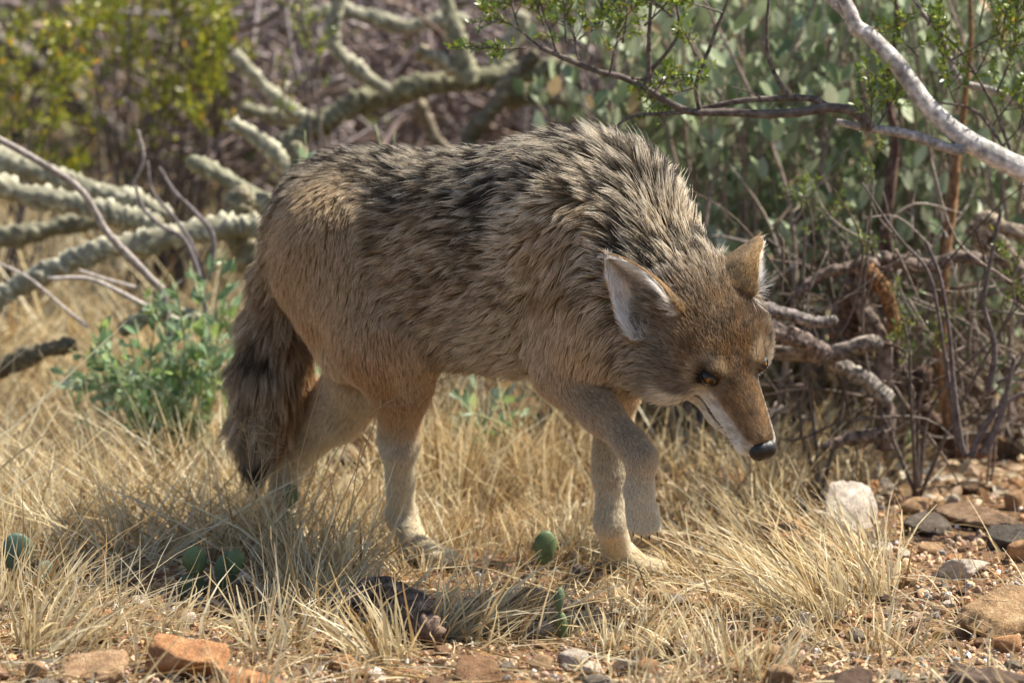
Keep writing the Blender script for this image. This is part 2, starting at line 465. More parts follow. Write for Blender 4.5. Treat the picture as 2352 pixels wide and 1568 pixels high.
def tuft(px, py, n, hmin, hmax, seed, spread=.035, leanx=0.0, leany=0.0, pale=.5, wid=.0011, flat=0.3, root=None):
    r = np.random.default_rng(seed)
    g = G(px, py) if root is None else root
    a = r.random(n) * 6.283; d = spread * np.sqrt(r.random(n))
    rt = np.stack([g[0] + d * np.cos(a), g[1] + d * np.sin(a), np.zeros(n)], 1); rt = onground(rt, .004)
    out_ = np.stack([np.cos(a), np.sin(a), np.zeros(n)], 1) * (flat * (.3 + r.random(n)))[:, None]
    lean = nrm(out_ + np.array([leanx, leany, 1.0]) + r.normal(size=(n, 3)) * np.array([.22, .22, .1]))
    lean[:, 2] = np.maximum(lean[:, 2], .15)
    curl = out_ * .5 + np.array([leanx * .8, leany * .5, 0]) + r.normal(size=(n, 3)) * .16 + np.array([0, 0, -.22]) * (r.random(n) ** 2 * 1.6)[:, None]
    ln = r.uniform(hmin, hmax, n) * (.6 + .4 * r.random(n))
    pw = np.array([.26, .2, .08 + .22 * pale, .24 * (1.1 - pale), .20, .12 * (1.1 - pale)])
    col = STRAW[r.choice(6, n, p=pw / pw.sum())] * r.uniform(.75, 1.15, (n, 1))
    return blades(rt, ln, lean, curl, wid * 1.55 * r.uniform(.45, 1.5, n), col, seed + 1), g
tuft_specs = []   # (px, py, blades, hmin, hmax, leanx, label or None)
tuft_specs += [(700, 1400, 90, .09, .17, .05, 'bright straw tuft in front of the hind legs'), (790, 1330, 80, .09, .18, .1, 'upright straw tuft right beside the hind paw'),
  (880, 1505, 80, .08, .15, -.25, 'straw tuft leaning over the dark log'), (620, 1480, 60, .08, .16, .1, 'thin straw tuft above the low orange rock'),
  (120, 1490, 90, .08, .17, .35, 'bleached straw tuft leaning towards the orange rock'), (60, 1400, 80, .1, .2, .2, 'tall bleached straw tuft by dark cactus pads'),
  (1040, 1460, 80, .08, .18, .45, 'straw tuft bent over the brown stone'), (1440, 1490, 70, .05, .09, .15, 'fanning straw tuft in front of the standing forepaw'),
  (1600, 1510, 70, .05, .10, -.2, 'pale straw tuft in the gravel in front of the forepaws'), (1870, 1420, 90, .07, .16, -.35, 'straw tuft leaning away from the long white quartz'),
  (1980, 1380, 80, .08, .17, -.4, 'straw tuft bending over the white and grey quartz rock'), (1740, 1540, 70, .05, .11, .1, 'short bleached straw tuft by the dark block'),
  (2060, 1500, 60, .05, .11, .15, 'short straw tuft beside the large tan rock'), (1800, 1340, 60, .07, .14, -.5, 'matted straw tuft covering the wide orange-brown rock')]
k = 0
for px, py, n, h0, h1, lx, lab in tuft_specs:
    (V, F, C), g = tuft(px, py, int(n * 1.05), h0, h1, 900 + k, .045, lx, -.05, .8, .0012); k += 1
    o = empty('grass_tuft', tuple(g)); tag(o, lab, 'grass tuft')
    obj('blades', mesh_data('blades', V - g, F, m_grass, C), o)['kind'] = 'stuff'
# the rest of the dry grass, which nobody could count
mbg = MB(); r = np.random.default_rng(404)
def spots(n, x0, x1, y0, y1):
    return np.stack([r.uniform(x0, x1, n), r.uniform(y0, y1, n)], 1)
areas = [   # n tufts, px range, py range, blades, hmin, hmax, leanx, pale, width
 (90, -80, 640, 1020, 1330, 30, .10, .21, -.28, .6, .0010),
 (60, -80, 560, 1040, 1300, 26, .10, .20, .35, .8, .0010),
 (46, -80, 900, 1330, 1620, 24, .05, .13, .1, .8, .0010),
 (70, 600, 1000, 1160, 1330, 26, .08, .16, .0, .5, .0010),
 (95, 960, 1400, 1120, 1300, 24, .10, .22, .05, .15, .0010),
 (60, 900, 1420, 1040, 1140, 22, .10, .19, .0, .2, .0011),
 (60, 1380, 1780, 1080, 1240, 22, .07, .14, -.05, .4, .0010),
 (50, 1000, 1500, 1300, 1480, 22, .05, .13, .2, .6, .0010),
 (70, 1480, 2020, 1220, 1420, 22, .05, .13, -.3, .7, .0010),
 (34, 1350, 2000, 1420, 1640, 22, .04, .09, .0, .9, .0010),
 (26, 1700, 2060, 1040, 1160, 20, .08, .18, .1, .5, .0010),
 (14, 2020, 2400, 1240, 1640, 10, .04, .10, .2, .8, .0010),
 (16, 2150, 2400, 1300, 1640, 8, .04, .10, -.4, .8, .0010),
]
sd = 2000
for n, x0, x1, y0, y1, nb, h0, h1, lx, pale, wd in areas:
    for px, py in spots(n, x0, x1, y0, y1):
        fs = .48 if (870 < px < 1640 and 1190 < py < 1450) else 1.0
        (V, F, C), g = tuft(px, py, int(nb * .66), h0 * fs, h1 * fs, sd, .05, lx + r.normal() * .12, r.normal() * .1, pale, wd, .35); sd += 2
        mbg.add(V, F, C)
# flattened litter of stems on the ground
n = 3800; q = spots(n, -100, 2150, 1050, 1640); keep = r.random(n) < 1 - .7 * sst(1500, 2100, q[:, 0]); q = q[keep]; n = len(q)
rt = Gv(q[:, 0], q[:, 1]); a = r.random(n) * 6.28
lean = nrm(np.stack([np.cos(a), np.sin(a), .10 + .25 * r.random(n)], 1)); curl = np.tile([0, 0, -.15], (n, 1)) + r.normal(size=(n, 3)) * .12
V, F, C = blades(rt + [0, 0, .003], r.uniform(.03, .12, n), lean, curl, r.uniform(.0006, .0018, n), STRAW[r.integers(0, 6, n)] * r.uniform(.7, 1.1, (n, 1)), 5)
mbg.add(V, F, C)
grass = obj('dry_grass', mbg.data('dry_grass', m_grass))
tag(grass, 'thick dry straw-coloured grass around the coyote', 'grass', kind='stuff')
# far grass, blurred behind the cactus
mbf = MB()
for px, py in np.vstack([spots(150, -150, 700, 640, 1010), spots(60, 700, 1700, 700, 1000), spots(50, 1500, 2450, 700, 1000), spots(150, -1000, -100, 620, 1300), spots(50, 2640, 3200, 640, 1250)]):
    (V, F, C), g = tuft(px, py, 26, .12, .30, sd, .10, r.normal() * .3, 0, .8, .0020, .4); sd += 2
    mbf.add(V, F, C)
n = 700; fy = r.uniform(2.2, 16, n); fx = r.uniform(-1, 1, n) * (1.2 + fy * .45)
for x_, y_2 in zip(fx, fy):
    g0 = onground(np.array([[x_, y_2, 0.0]]))[0]
    (V, F, C), g = tuft(0, 0, 16, .14, .36, sd, .14, r.normal() * .3, 0, .6, .0030, .5, root=g0); sd += 2
    mbf.add(V, F, C)
tag(obj('far_grass', mbf.data('far_grass', m_grass)), 'pale dry grass behind the cactus branches', 'grass', kind='stuff')
# fine seeding stalks that cross the hind legs
def stalk(path, y, r0=.0008, r1=.0003):
    pts = spline([P(a, b, y if np.isscalar(y) else y[i_]) for i_, (a, b) in enumerate(path)], 22)
    return tube(pts, np.linspace(r0, r1, 22), 4)
sp = MB()
STK = [[(690, 1190), (735, 1010), (790, 830), (832, 650)], [(735, 1200), (800, 1010), (900, 870), (1030, 785)], [(760, 1210), (850, 1000), (905, 830), (985, 782), (1010, 790)],
       [(705, 1210), (770, 1040), (880, 930), (1060, 860), (1130, 870)], [(800, 1210), (830, 1020), (870, 870), (960, 795), (1060, 830)], [(650, 1200), (700, 1010), (745, 860), (800, 730)],
       [(780, 1220), (870, 1050), (990, 900), (1100, 800)], [(600, 1230), (575, 1080), (560, 990), (500, 975)], [(560, 1210), (600, 1090), (590, 1010), (560, 985)]]
for i_, s_ in enumerate(STK):
    V, F = stalk(s_, -.02 + .015 * (i_ % 3)); sp.add(V, F, (.62, .45, .24))
    e_ = [P(a, b, -.02 + .015 * (i_ % 3)) for a, b in s_]
    for t_ in np.linspace(.45, 1, 12):          # hair-thin side stems of the seed head
        c = spline(e_, 60)[int(t_ * 59)]
        V, F = tube(spline([c, c + r.normal(size=3) * .012 + [.008, 0, .006], c + r.normal(size=3) * .018 + [.022, 0, -.004]], 6), np.linspace(.0003, .0002, 6), 3); sp.add(V, F, (.66, .50, .28))
g = G(740, 1215); o = empty('seeding_grass', tuple(g)); tag(o, 'fine arching seed stalks rising in front of the hind legs', 'grass tuft')
obj('stalks', sp.data('stalks', m_grass, g), o)['kind'] = 'stuff'

# ================================================================== wood
m_bark = mat_col('weathered_bark', rough=.85, spec=.15, var=(.55, 1.35), scale=120, bump=.8, bscale=160, bdist=.003)
def limb(mb, path, y, r0, r1, col, n=40, sides=9, knob=.10, seed=0, ridges=0.0, colvar=.25):
    """a limb through picture points at depth y (number or list)"""
    pts = spline([P(a, b, y if np.isscalar(y) else y[i_]) for i_, (a, b) in enumerate(path)], n)
    return limb3(mb, pts, r0, r1, col, sides, knob, seed, ridges, colvar)
def limb3(mb, pts, r0, r1, col, sides=9, knob=.10, seed=0, ridges=0.0, colvar=.25):
    n = len(pts); rad = np.linspace(r0, r1, n)
    if max(r0, r1) < .0036 or sides < 6:
        V, F = tube(pts, rad, sides); mb.add(V, F, np.asarray(col)); return pts
    ring = np.stack(np.meshgrid(np.arange(n) * 1.0, np.arange(sides) * 1.0, indexing='ij'), -1)
    th = ring[..., 1] / sides * 2 * np.pi
    q = np.stack([np.cos(th) * 1.3, np.sin(th) * 1.3, ring[..., 0] * .33], -1).reshape(-1, 3)
    bmp = 1 + (fbm(q + seed * 7.3, seed, 3) - .5).reshape(n, sides) * knob * 4
    if ridges:
        q2 = np.stack([np.cos(th) * 4, np.sin(th) * 4, ring[..., 0] * .10], -1).reshape(-1, 3)
        rg = np.abs(fbm(q2 + seed, seed + 3, 2) - .5).reshape(n, sides) * 2
        bmp = bmp + (rg - .4) * ridges
    V, F = tube(pts, rad, sides, True, bmp)
    cv = 1 + (fbm(q * 1.7 + seed, seed + 5, 3) - .5) * 4 * colvar
    C = np.vstack([np.asarray(col)[None] * np.clip(cv, .35, 1.8)[:, None], np.tile(col, (2, 1))])
    mb.add(V, F, C)
    return pts
def part(name, mb, mat, root, base, kind=None, label=None, smooth=True):
    o = obj(name, mb.data(name, mat, base, smooth), root)
    if kind: o['kind'] = kind
    if label: o['label'] = label
    return o

# ------------------------------------------------------------------ cholla skeletons behind the coyote
m_cholla = mat_col('cholla_skin', rough=.8, spec=.2, var=(.7, 1.2), scale=80, bump=.4, bscale=260, bdist=.002)
def cholla_limb(root, base, path, y, r0, r1, tint=(1, 1, 1), seed=0, name='branch'):
    pr = [P(a, b, y if np.isscalar(y) else y[i_]) for i_, (a, b) in enumerate(path)]
    ln = sum(np.linalg.norm(np.array(pr[i_ + 1]) - pr[i_]) for i_ in range(len(pr) - 1))
    n = max(10, int(ln / .0045)); sides = 20
    pts = spline(pr, n); wob = np.stack([fbm(pts * 16, seed + 1) - .5, np.zeros(n), fbm(pts * 16, seed + 2) - .5], 1) * .012; pts = pts + wob
    s = np.arange(n)[:, None] * .0045; th = (np.arange(sides) / sides * 2 * np.pi)[None]
    rows = 6; pit = .017
    wq = np.stack([np.cos(th) + 0 * s, np.sin(th) + 0 * s, s * 45 + 0 * th], -1).reshape(-1, 3)
    th0 = th; th = th + ((fbm(wq + seed, seed + 11, 2) - .5) * 1.5).reshape(len(s), -1); s = s + ((fbm(wq + 9 + seed, seed + 13, 2) - .5) * .022).reshape(th.shape)
    u = s / pit + rows * th / (2 * np.pi) * .5
    tub = np.clip(np.cos(rows * th + 0 * s), 0, 1) ** .7 * np.clip(np.cos(2 * np.pi * u), 0, 1) ** .7
    tub2 = np.clip(np.cos(rows * th + np.pi), 0, 1) ** .7 * np.clip(np.cos(2 * np.pi * (u + .5)), 0, 1) ** .7
    tb = np.maximum(tub, tub2)
    nq = np.stack([np.cos(th) * 1.6 + 0 * s, np.sin(th) * 1.6 + 0 * s, s * 70 + 0 * th], -1).reshape(-1, 3)
    irr = fbm(nq + seed * 3.1, seed + 4, 3).reshape(tb.shape)
    tb = np.clip(tb * sst(.28, .62, irr) * 1.15 + (irr - .5) * .5, 0, 1)
    rad = np.linspace(r0, r1, n) * (1 + .12 * np.sin(np.linspace(0, ln / .09, n) * 2 * np.pi + seed))
    rad[-3:] *= [.93, .8, .55]
    V, F = tube(pts, rad, sides, True, .86 + .40 * tb + (irr - .5) * .30)
    pale, deep = np.array([.60, .57, .45]) * tint, np.array([.19, .18, .13]) * tint
    C = deep + (pale - deep) * np.clip(.15 + 1.1 * tb.reshape(-1, 1), 0, 1)
    C = C * (1 + (fbm(V[:-2] * 30, seed + 8) - .5)[:, None] * .8)
    mb = MB().add(V, F, np.vstack([C, np.tile(pale * .8, (2, 1))]))
    return part(name, mb, m_cholla, root, base)
def cholla(label, gpx, limbs, seed):
    base = onground(np.array([P(gpx[0], gpx[1], gpx[2])]))[0]
    root = empty('cholla_cactus', tuple(base)); tag(root, label, 'cactus')
    for i_, (path, y, r0, r1, tint) in enumerate(limbs): cholla_limb(root, base, path, y, r0, r1, tint, seed + i_ * 3)
    return root
PL, DKc, MD = (1.0, 1.0, .95), (.55, .55, .5), (.8, .82, .74)
cholla('pale knobbly fallen cholla limbs sprawling left of the coyote tail', (560, 620, 1.1), [
  ([(-60, 352), (60, 385), (180, 425), (300, 462), (392, 500)], 1.25, .020, .017, PL),
  ([(-60, 410), (80, 452), (200, 478), (300, 500), (372, 520)], 1.15, .019, .017, PL),
  ([(-60, 560), (90, 530), (220, 505), (330, 496)], 1.35, .017, .014, DKc),
  ([(-60, 720), (40, 655), (140, 612), (250, 572), (380, 545), (520, 520), (600, 520)], 1.05, .0165, .020, PL),
  ([(-60, 870), (40, 830), (110, 800), (175, 785)], .95, .0150, .013, (.42, .38, .33)),
  ([(430, 365), (520, 415), (600, 470), (650, 530)], 1.2, .013, .016, MD),
  ([(535, 285), (590, 320), (640, 365), (690, 430)], 1.3, .011, .014, PL),
  ([(610, 650), (560, 560), (545, 490), (560, 430)], 1.1, .026, .020, (.62, .58, .5)),
  ([(600, 640), (640, 560), (660, 480), (690, 400), (680, 330)], 1.2, .022, .016, (.6, .58, .5)),
  ([(280, 760), (340, 725), (400, 715), (470, 740)], 1.0, .012, .013, MD)], 10)
cholla('arched mossy cholla limb with upright arms behind the coyote back', (1000, 560, 1.6), [
  ([(640, 350), (720, 290), (810, 240), (930, 208), (1060, 188), (1190, 168), (1330, 150)], 1.65, .021, .017, (.62, .62, .52)),
  ([(890, 212), (830, 170), (785, 130), (762, 80), (775, 20), (790, -60)], 1.6, .0135, .012, PL),
  ([(1075, 188), (1058, 120), (1040, 60), (1012, -60)], 1.6, .016, .0125, (.85, .86, .76)),
  ([(690, 45), (770, 28), (850, 40), (930, 62), (1000, 48), (1080, 42)], 1.9, .0135, .012, PL),
  ([(1150, 175), (1165, 120), (1195, 60), (1200, 30)], 1.7, .018, .014, PL),
  ([(1230, 120), (1180, 180), (1130, 250), (1085, 310), (1060, 380)], 1.55, .014, .016, (.55, .5, .45)),
  ([(540, 130), (600, 195), (660, 245), (740, 280)], 1.75, .011, .013, PL),
  ([(560, 250), (620, 265), (700, 275)], 1.8, .011, .012, MD),
  ([(1150, 230), (1260, 225), (1360, 250), (1460, 270)], 1.7, .016, .013, (.5, .5, .42)),
  ([(960, 120), (1000, 140), (1060, 165)], 1.6, .012, .014, (.95, .85, .72)),
  ([(1060, 380), (1010, 330), (980, 280), (960, 230)], 1.7, .010, .012, (.7, .62, .6))], 70)
cholla('dark blurred cholla limb high behind the yellow-green creosote', (300, 420, 2.6), [
  ([(-40, 70), (90, 160), (200, 260), (330, 370), (430, 450)], 2.6, .020, .018, (.5, .46, .45)),
  ([(560, -40), (620, 30), (700, 90), (720, 140)], 2.7, .018, .016, (.6, .52, .55)),
  ([(60, 20), (40, 120), (110, 200)], 2.9, .014, .012, (.5, .46, .45)),
  ([(820, 140), (880, 230), (960, 300), (1040, 340)], 2.6, .014, .012, (.55, .48, .5)),
  ([(870, 40), (900, 110), (950, 180)], 2.8, .013, .011, (.6, .5, .55))], 140)

# ------------------------------------------------------------------ smooth grey twigs at the left
def twig_thing(label, paths, base_pt, col=(.34, .295, .265), name='dry_branch', cat='branch'):
    base = np.array(base_pt); root = empty(name, tuple(base)); tag(root, label, cat)
    for i_, (path, y, r0, r1) in enumerate(paths):
        mb = MB(); limb(mb, path, y, r0, r1, col, 34, 7, .06, 31 + i_); part('stem', mb, m_bark, root, base)
    return root
twig_thing('smooth grey leafless branch crossing the pale cholla limbs', [([(-60, 290), (0, 322), (90, 372), (180, 432), (220, 490), (250, 540), (345, 640), (380, 700), (395, 960)], .85, .0052, .0066),
   ([(300, 430), (318, 400), (330, 360), (316, 300)], .95, .002, .003)], onground(P(395, 960, .85)))
twig_thing('thin dark curved twigs standing beside the cholla stump', [([(310, 425), (330, 480), (372, 520), (430, 560), (470, 700), (480, 900)], 1.0, .0025, .004), ([(338, 370), (350, 440), (400, 500), (440, 560), (470, 640)], 1.02, .0022, .0035),
   ([(365, 385), (400, 440), (450, 490), (490, 545), (480, 640)], 1.0, .0028, .004)], onground(P(480, 930, 1.0)), (.22, .19, .19))
twig_thing('pair of bleached fallen twigs lying above the green herb', [([(110, 640), (200, 640), (270, 668), (330, 700), (420, 740)], .92, .0030, .0042), ([(180, 620), (240, 640), (310, 660)], .93, .0022, .0030), ([(-40, 590), (60, 635), (150, 710), (200, 750)], .95, .002, .003)], P(330, 720, .92), (.52, .46, .42))

# ================================================================== leaves
def leaf_template(l=1.0, w=.5, fold=.15, droop=.1, st=5):
    """blade along +y, folded on its midrib: st stations of left, middle, right"""
    V = []; 
    for i_ in range(st):
        t = i_ / (st - 1); hw = w * .5 * math.sin(math.pi * min(max(t, .02), .985)) ** .75
        y_ = t * l; z_ = -droop * t * t * l
        V += [(-hw, y_, z_ + fold * hw), (0, y_, z_), (hw, y_, z_ + fold * hw)]
    F = []
    for i_ in range(st - 1):
        a = i_ * 3; F += [(a, a + 1, a + 4, a + 3), (a + 1, a + 2, a + 5, a + 4)]
    return np.array(V), [np.array(F)]
m_jleaf = mat_col('jojoba_leaf', rough=.5, spec=.4, transl=.22, var=(.85, 1.12), scale=60)
m_hleaf = mat_col('herb_leaf', rough=.6, spec=.3, transl=.30, var=(.85, 1.12), scale=60)
m_cleaf = mat_col('creosote_leaf', rough=.32, spec=.6, transl=.30, var=(.85, 1.12), scale=60)
def leafy(root, base, O, D, Lc, Cc, tmpl, mat, cap, seed, up=None, partname='leaf', nvar=10):
    """leaves at O growing along D, length Lc, colour Cc: the ones that show largest as parts, the rest as stuff"""
    r = np.random.default_rng(seed); n = len(O)
    upv = r.normal(size=(n, 3)) if up is None else up
    M = frames(D, upv) * Lc[:, None, None]
    px, py = proj(O); vis = (px > -40) & (px < 2400) & (py > -40) & (py < 1600)
    score = np.where(vis, Lc / (np.linalg.norm(O - CAM, axis=1)), -1)
    order = np.argsort(-score); single = order[:cap]; single = single[score[single] > 0]
    rest = np.setdiff1d(np.arange(n), single)
    variants = []
    for k_ in range(nvar):
        i_ = single[(k_ * 37) % max(len(single), 1)]
        variants.append(mesh_data(partname, tmpl[0], tmpl[1], mat, np.tile(Cc[i_], (len(tmpl[0]), 1))))
    for q_, i_ in enumerate(single):
        o = bpy.data.objects.new(partname, variants[q_ % nvar]); COL.objects.link(o); o.parent = root
        m4 = np.eye(4); m4[:3, :3] = M[i_]; m4[:3, 3] = O[i_] - base
        o.matrix_local = Matrix(m4.tolist())
    if len(rest):
        V, F, C = scatter(tmpl[0], tmpl[1], M[rest], O[rest], Cc[rest])
        part('leaves', MB().add(V, F, C), mat, root, base, 'stuff')

# ------------------------------------------------------------------ jojoba bushes at the right
def jojoba(label, x0, x1, y0, y1, nst, hgt, seed, cap, base_px, tint=(1, 1, 1), zmin=.20, lsize=1.0, per=17):
    r = np.random.default_rng(seed)
    base = onground(P(base_px, 1000, (y0 + y1) / 2)); root = empty('jojoba_bush', tuple(base)); tag(root, label, 'bush')
    O, D = [], []
    mb = MB()
    for s_ in range(nst):
        yy = r.uniform(y0, y1); px = r.uniform(x0, x1)
        top = P(px, 0, yy); top[2] = hgt * r.uniform(.65, 1.1)
        bx = base + np.array([(top[0] - base[0]) * .45, (yy - base[1]) * .6, 0]) + r.normal(size=3) * [.08, .06, 0]; bx = onground(bx, .01)
        mid = (bx + top) / 2 + r.normal(size=3) * [.06, .05, .03]
        pts = spline([bx, mid, top], 26)
        limb3(mb, pts, .0052, .0016, (.30, .24, .20), 5, .08, seed + s_)
        for q_ in range(per):
            t_ = r.uniform(.15, 1); c = pts[int(t_ * 25)]
            if c[2] < zmin - .1 * r.random(): continue
            a = r.random() * 6.28; side = np.array([math.cos(a), math.sin(a), r.uniform(-.1, .6)])
            tw = nrm(side) * r.uniform(.01, .085)
            if np.linalg.norm(tw) > .03:
                limb3(mb, spline([c, c + tw * .6 + [0, 0, .008], c + tw + [0, 0, .02]], 5), .0014, .0008, (.34, .29, .22), 3, .02, q_)
                c = c + tw + [0, 0, .02]
            for z_ in (-1, 1):
                d = nrm(np.array([0, 0, 1.0]) + np.array([math.cos(a + z_ * 1.6), math.sin(a + z_ * 1.6), 0]) * r.uniform(.25, .9) + r.normal(size=3) * .18)
                O.append(c); D.append(d)
    O, D = np.array(O), np.array(D); n = len(O)
    base_c = np.array([(.28, .34, .19), (.37, .43, .28), (.18, .245, .12), (.50, .54, .38), (.32, .38, .21)])[r.choice(5, n, p=[.3, .22, .25, .10, .13])] * np.asarray(tint) * r.uniform(.8, 1.2, (n, 1))
    dead = r.random(n) < .035; base_c[dead] = np.array([.5, .38, .22])
    leafy(root, base, O, D, r.uniform(.028, .046, n) * lsize, base_c, leaf_template(1, .52, .18, .05), m_jleaf, cap, seed + 1, up=SUN_DIR * .55 + np.array([0, -.75, 0]) + r.normal(size=(n, 3)) * .55)
    part('stems', mb, m_bark, root, base, 'stuff')
    return root
jojoba('dense grey-green jojoba bush behind the dark creosote branch', 1290, 1980, .95, 1.65, 80, .80, 500, 300, 1760, zmin=.13)
jojoba('jojoba bush with upright oval leaves behind the pale trunk', 1900, 2460, .9, 1.7, 70, .80, 520, 300, 2260, zmin=.13)
jojoba('shaded olive jojoba bush far behind the others', 1150, 2460, 2.1, 3.0, 90, .95, 540, 120, 1950, tint=(.8, .82, .75), zmin=.05, lsize=1.15)

# ------------------------------------------------------------------ green herb at the left
def herb(label, base_px, tips, y, seed, leafl=.026, cap=150, dn=8, stemc=(.42, .46, .25)):
    r = np.random.default_rng(seed)
    base = G(*base_px) if y is None else onground(P(base_px[0], base_px[1], y))
    root = empty('leafy_herb', tuple(base)); tag(root, label, 'herb')
    mb = MB(); O, D, C = [], [], []
    for (tx_, ty_) in tips:
        yy = base[1] + r.uniform(-.16, .16)
        tip = P(tx_, ty_, yy); b0 = onground(base + r.normal(size=3) * [.03, .03, 0], .005)
        mid = (b0 + tip) / 2 + r.normal(size=3) * .02 + [0, 0, .02]
        pts = spline([b0, mid, tip], 24); limb3(mb, pts, .0022, .0009, stemc, 4, .03, seed)
        for q_ in range(dn):
            t_ = .32 + .68 * (q_ + r.random() * .6) / dn; c = pts[min(int(t_ * 23), 23)]; T = nrm(pts[min(int(t_ * 23), 22) + 1] - pts[min(int(t_ * 23), 22)])
            for z_ in (-1, 1):
                d = nrm(T * .75 + nrm(np.cross(T, r.normal(size=3))) * .8 + [0, 0, .1]); O.append(c); D.append(d)
                C.append(np.array([(.18, .29, .14), (.29, .40, .24), (.42, .51, .36), (.32, .43, .13)][r.choice(4, p=[.3, .35, .25, .10])]) * r.uniform(.8, 1.2))
    O, D, C = map(np.array, (O, D, C)); n = len(O)
    leafy(root, base, O, D, r.uniform(.55, 1.15, n) * leafl, C, leaf_template(1, .40, .25, .25), m_hleaf, cap, seed + 1)
    part('stems', mb, m_hleaf, root, base, 'stuff')
r = np.random.default_rng(71)
tips = [(r.uniform(130, 570), 0) for _ in range(62)]
tips = [(x, 930 - (r.uniform(.25, 1.0) * (930 - (780 - (x - 130) * .62)))) for x, _ in tips]
herb('bushy blue-green herb with small pale leaves beside the coyote tail', (420, 985), tips, .80, 72, .027, 300, 8)
herb('sparse green sprig rising behind the coyote rump', (700, 760), [(690, 330), (740, 350), (660, 400), (725, 440), (650, 440), (700, 300)], .75, 74, .024, 60, 6)
herb('single young green sprig above the coyote back', (880, 760), [(862, 285), (905, 300), (880, 330)], .75, 76, .022, 30, 3)
herb('low green leaves glimpsed under the coyote belly', (1100, 1060), [(1040, 900), (1100, 880), (1150, 900), (1200, 910), (1180, 960), (1070, 940), (1240, 930)], .75, 78, .030, 60, 5)

# ------------------------------------------------------------------ creosote
def creosote_leaves(root, base, twigs, seed, mat=m_cleaf, leafl=.0085, tint=(1, 1, 1), step=.0055):
    """tiny paired leaves along the twigs"""
    r = np.random.default_rng(seed); O, D, C = [], [], []
    for pts in twigs:
        ln = np.linalg.norm(np.diff(pts, axis=0), axis=1).sum(); n = max(3, int(ln / step))
        for t_ in np.linspace(.15, 1, n):
            i_ = min(int(t_ * (len(pts) - 1)), len(pts) - 2); c = pts[i_] + (pts[i_ + 1] - pts[i_]) * (t_ * (len(pts) - 1) - i_); T = nrm(pts[i_ + 1] - pts[i_])
            a = nrm(np.cross(T, r.normal(size=3)))
            for z_ in (-1, 1):
                O.append(c); D.append(nrm(T * .8 + a * z_ * .7 + r.normal(size=3) * .2))
                C.append(np.array([(.13, .20, .025), (.20, .27, .03), (.28, .32, .04), (.09, .15, .02), (.36, .26, .05)][r.choice(5, p=[.35, .3, .13, .19, .03])]) * np.asarray(tint) * r.uniform(.8, 1.25))
    O, D, C = map(np.array, (O, D, C)); n = len(O)
    tv, tf = leaf_template(1, .42, .2, .1, 3)
    V, F, CC = scatter(tv, tf, frames(D) * (r.uniform(.6, 1.2, n) * leafl)[:, None, None], O, C)
    part('leaves', MB().add(V, F, CC), mat, root, base, 'stuff')
def twig_fan(mb, origin, dirv, ln, seed, col=(.16, .12, .10), n=7, depth=1, r0=.0016):
    r = np.random.default_rng(seed); out_ = []
    d = nrm(dirv)
    pts = spline([origin, origin + d * ln * .5 + r.normal(size=3) * ln * .07, origin + d * ln + r.normal(size=3) * ln * .12], 12)
    limb3(mb, pts, r0, r0 * .45, col, 4, .05, seed); out_.append(pts[4:])
    if depth:
        for q_ in range(n):
            t_ = r.uniform(.2, .95); c = pts[int(t_ * 11)]
            out_ += twig_fan(mb, c, d * .8 + nrm(r.normal(size=3)) * .75, ln * r.uniform(.28, .55), seed * 31 + q_ + 1, col, 4, depth - 1, r0 * .6)
    return out_
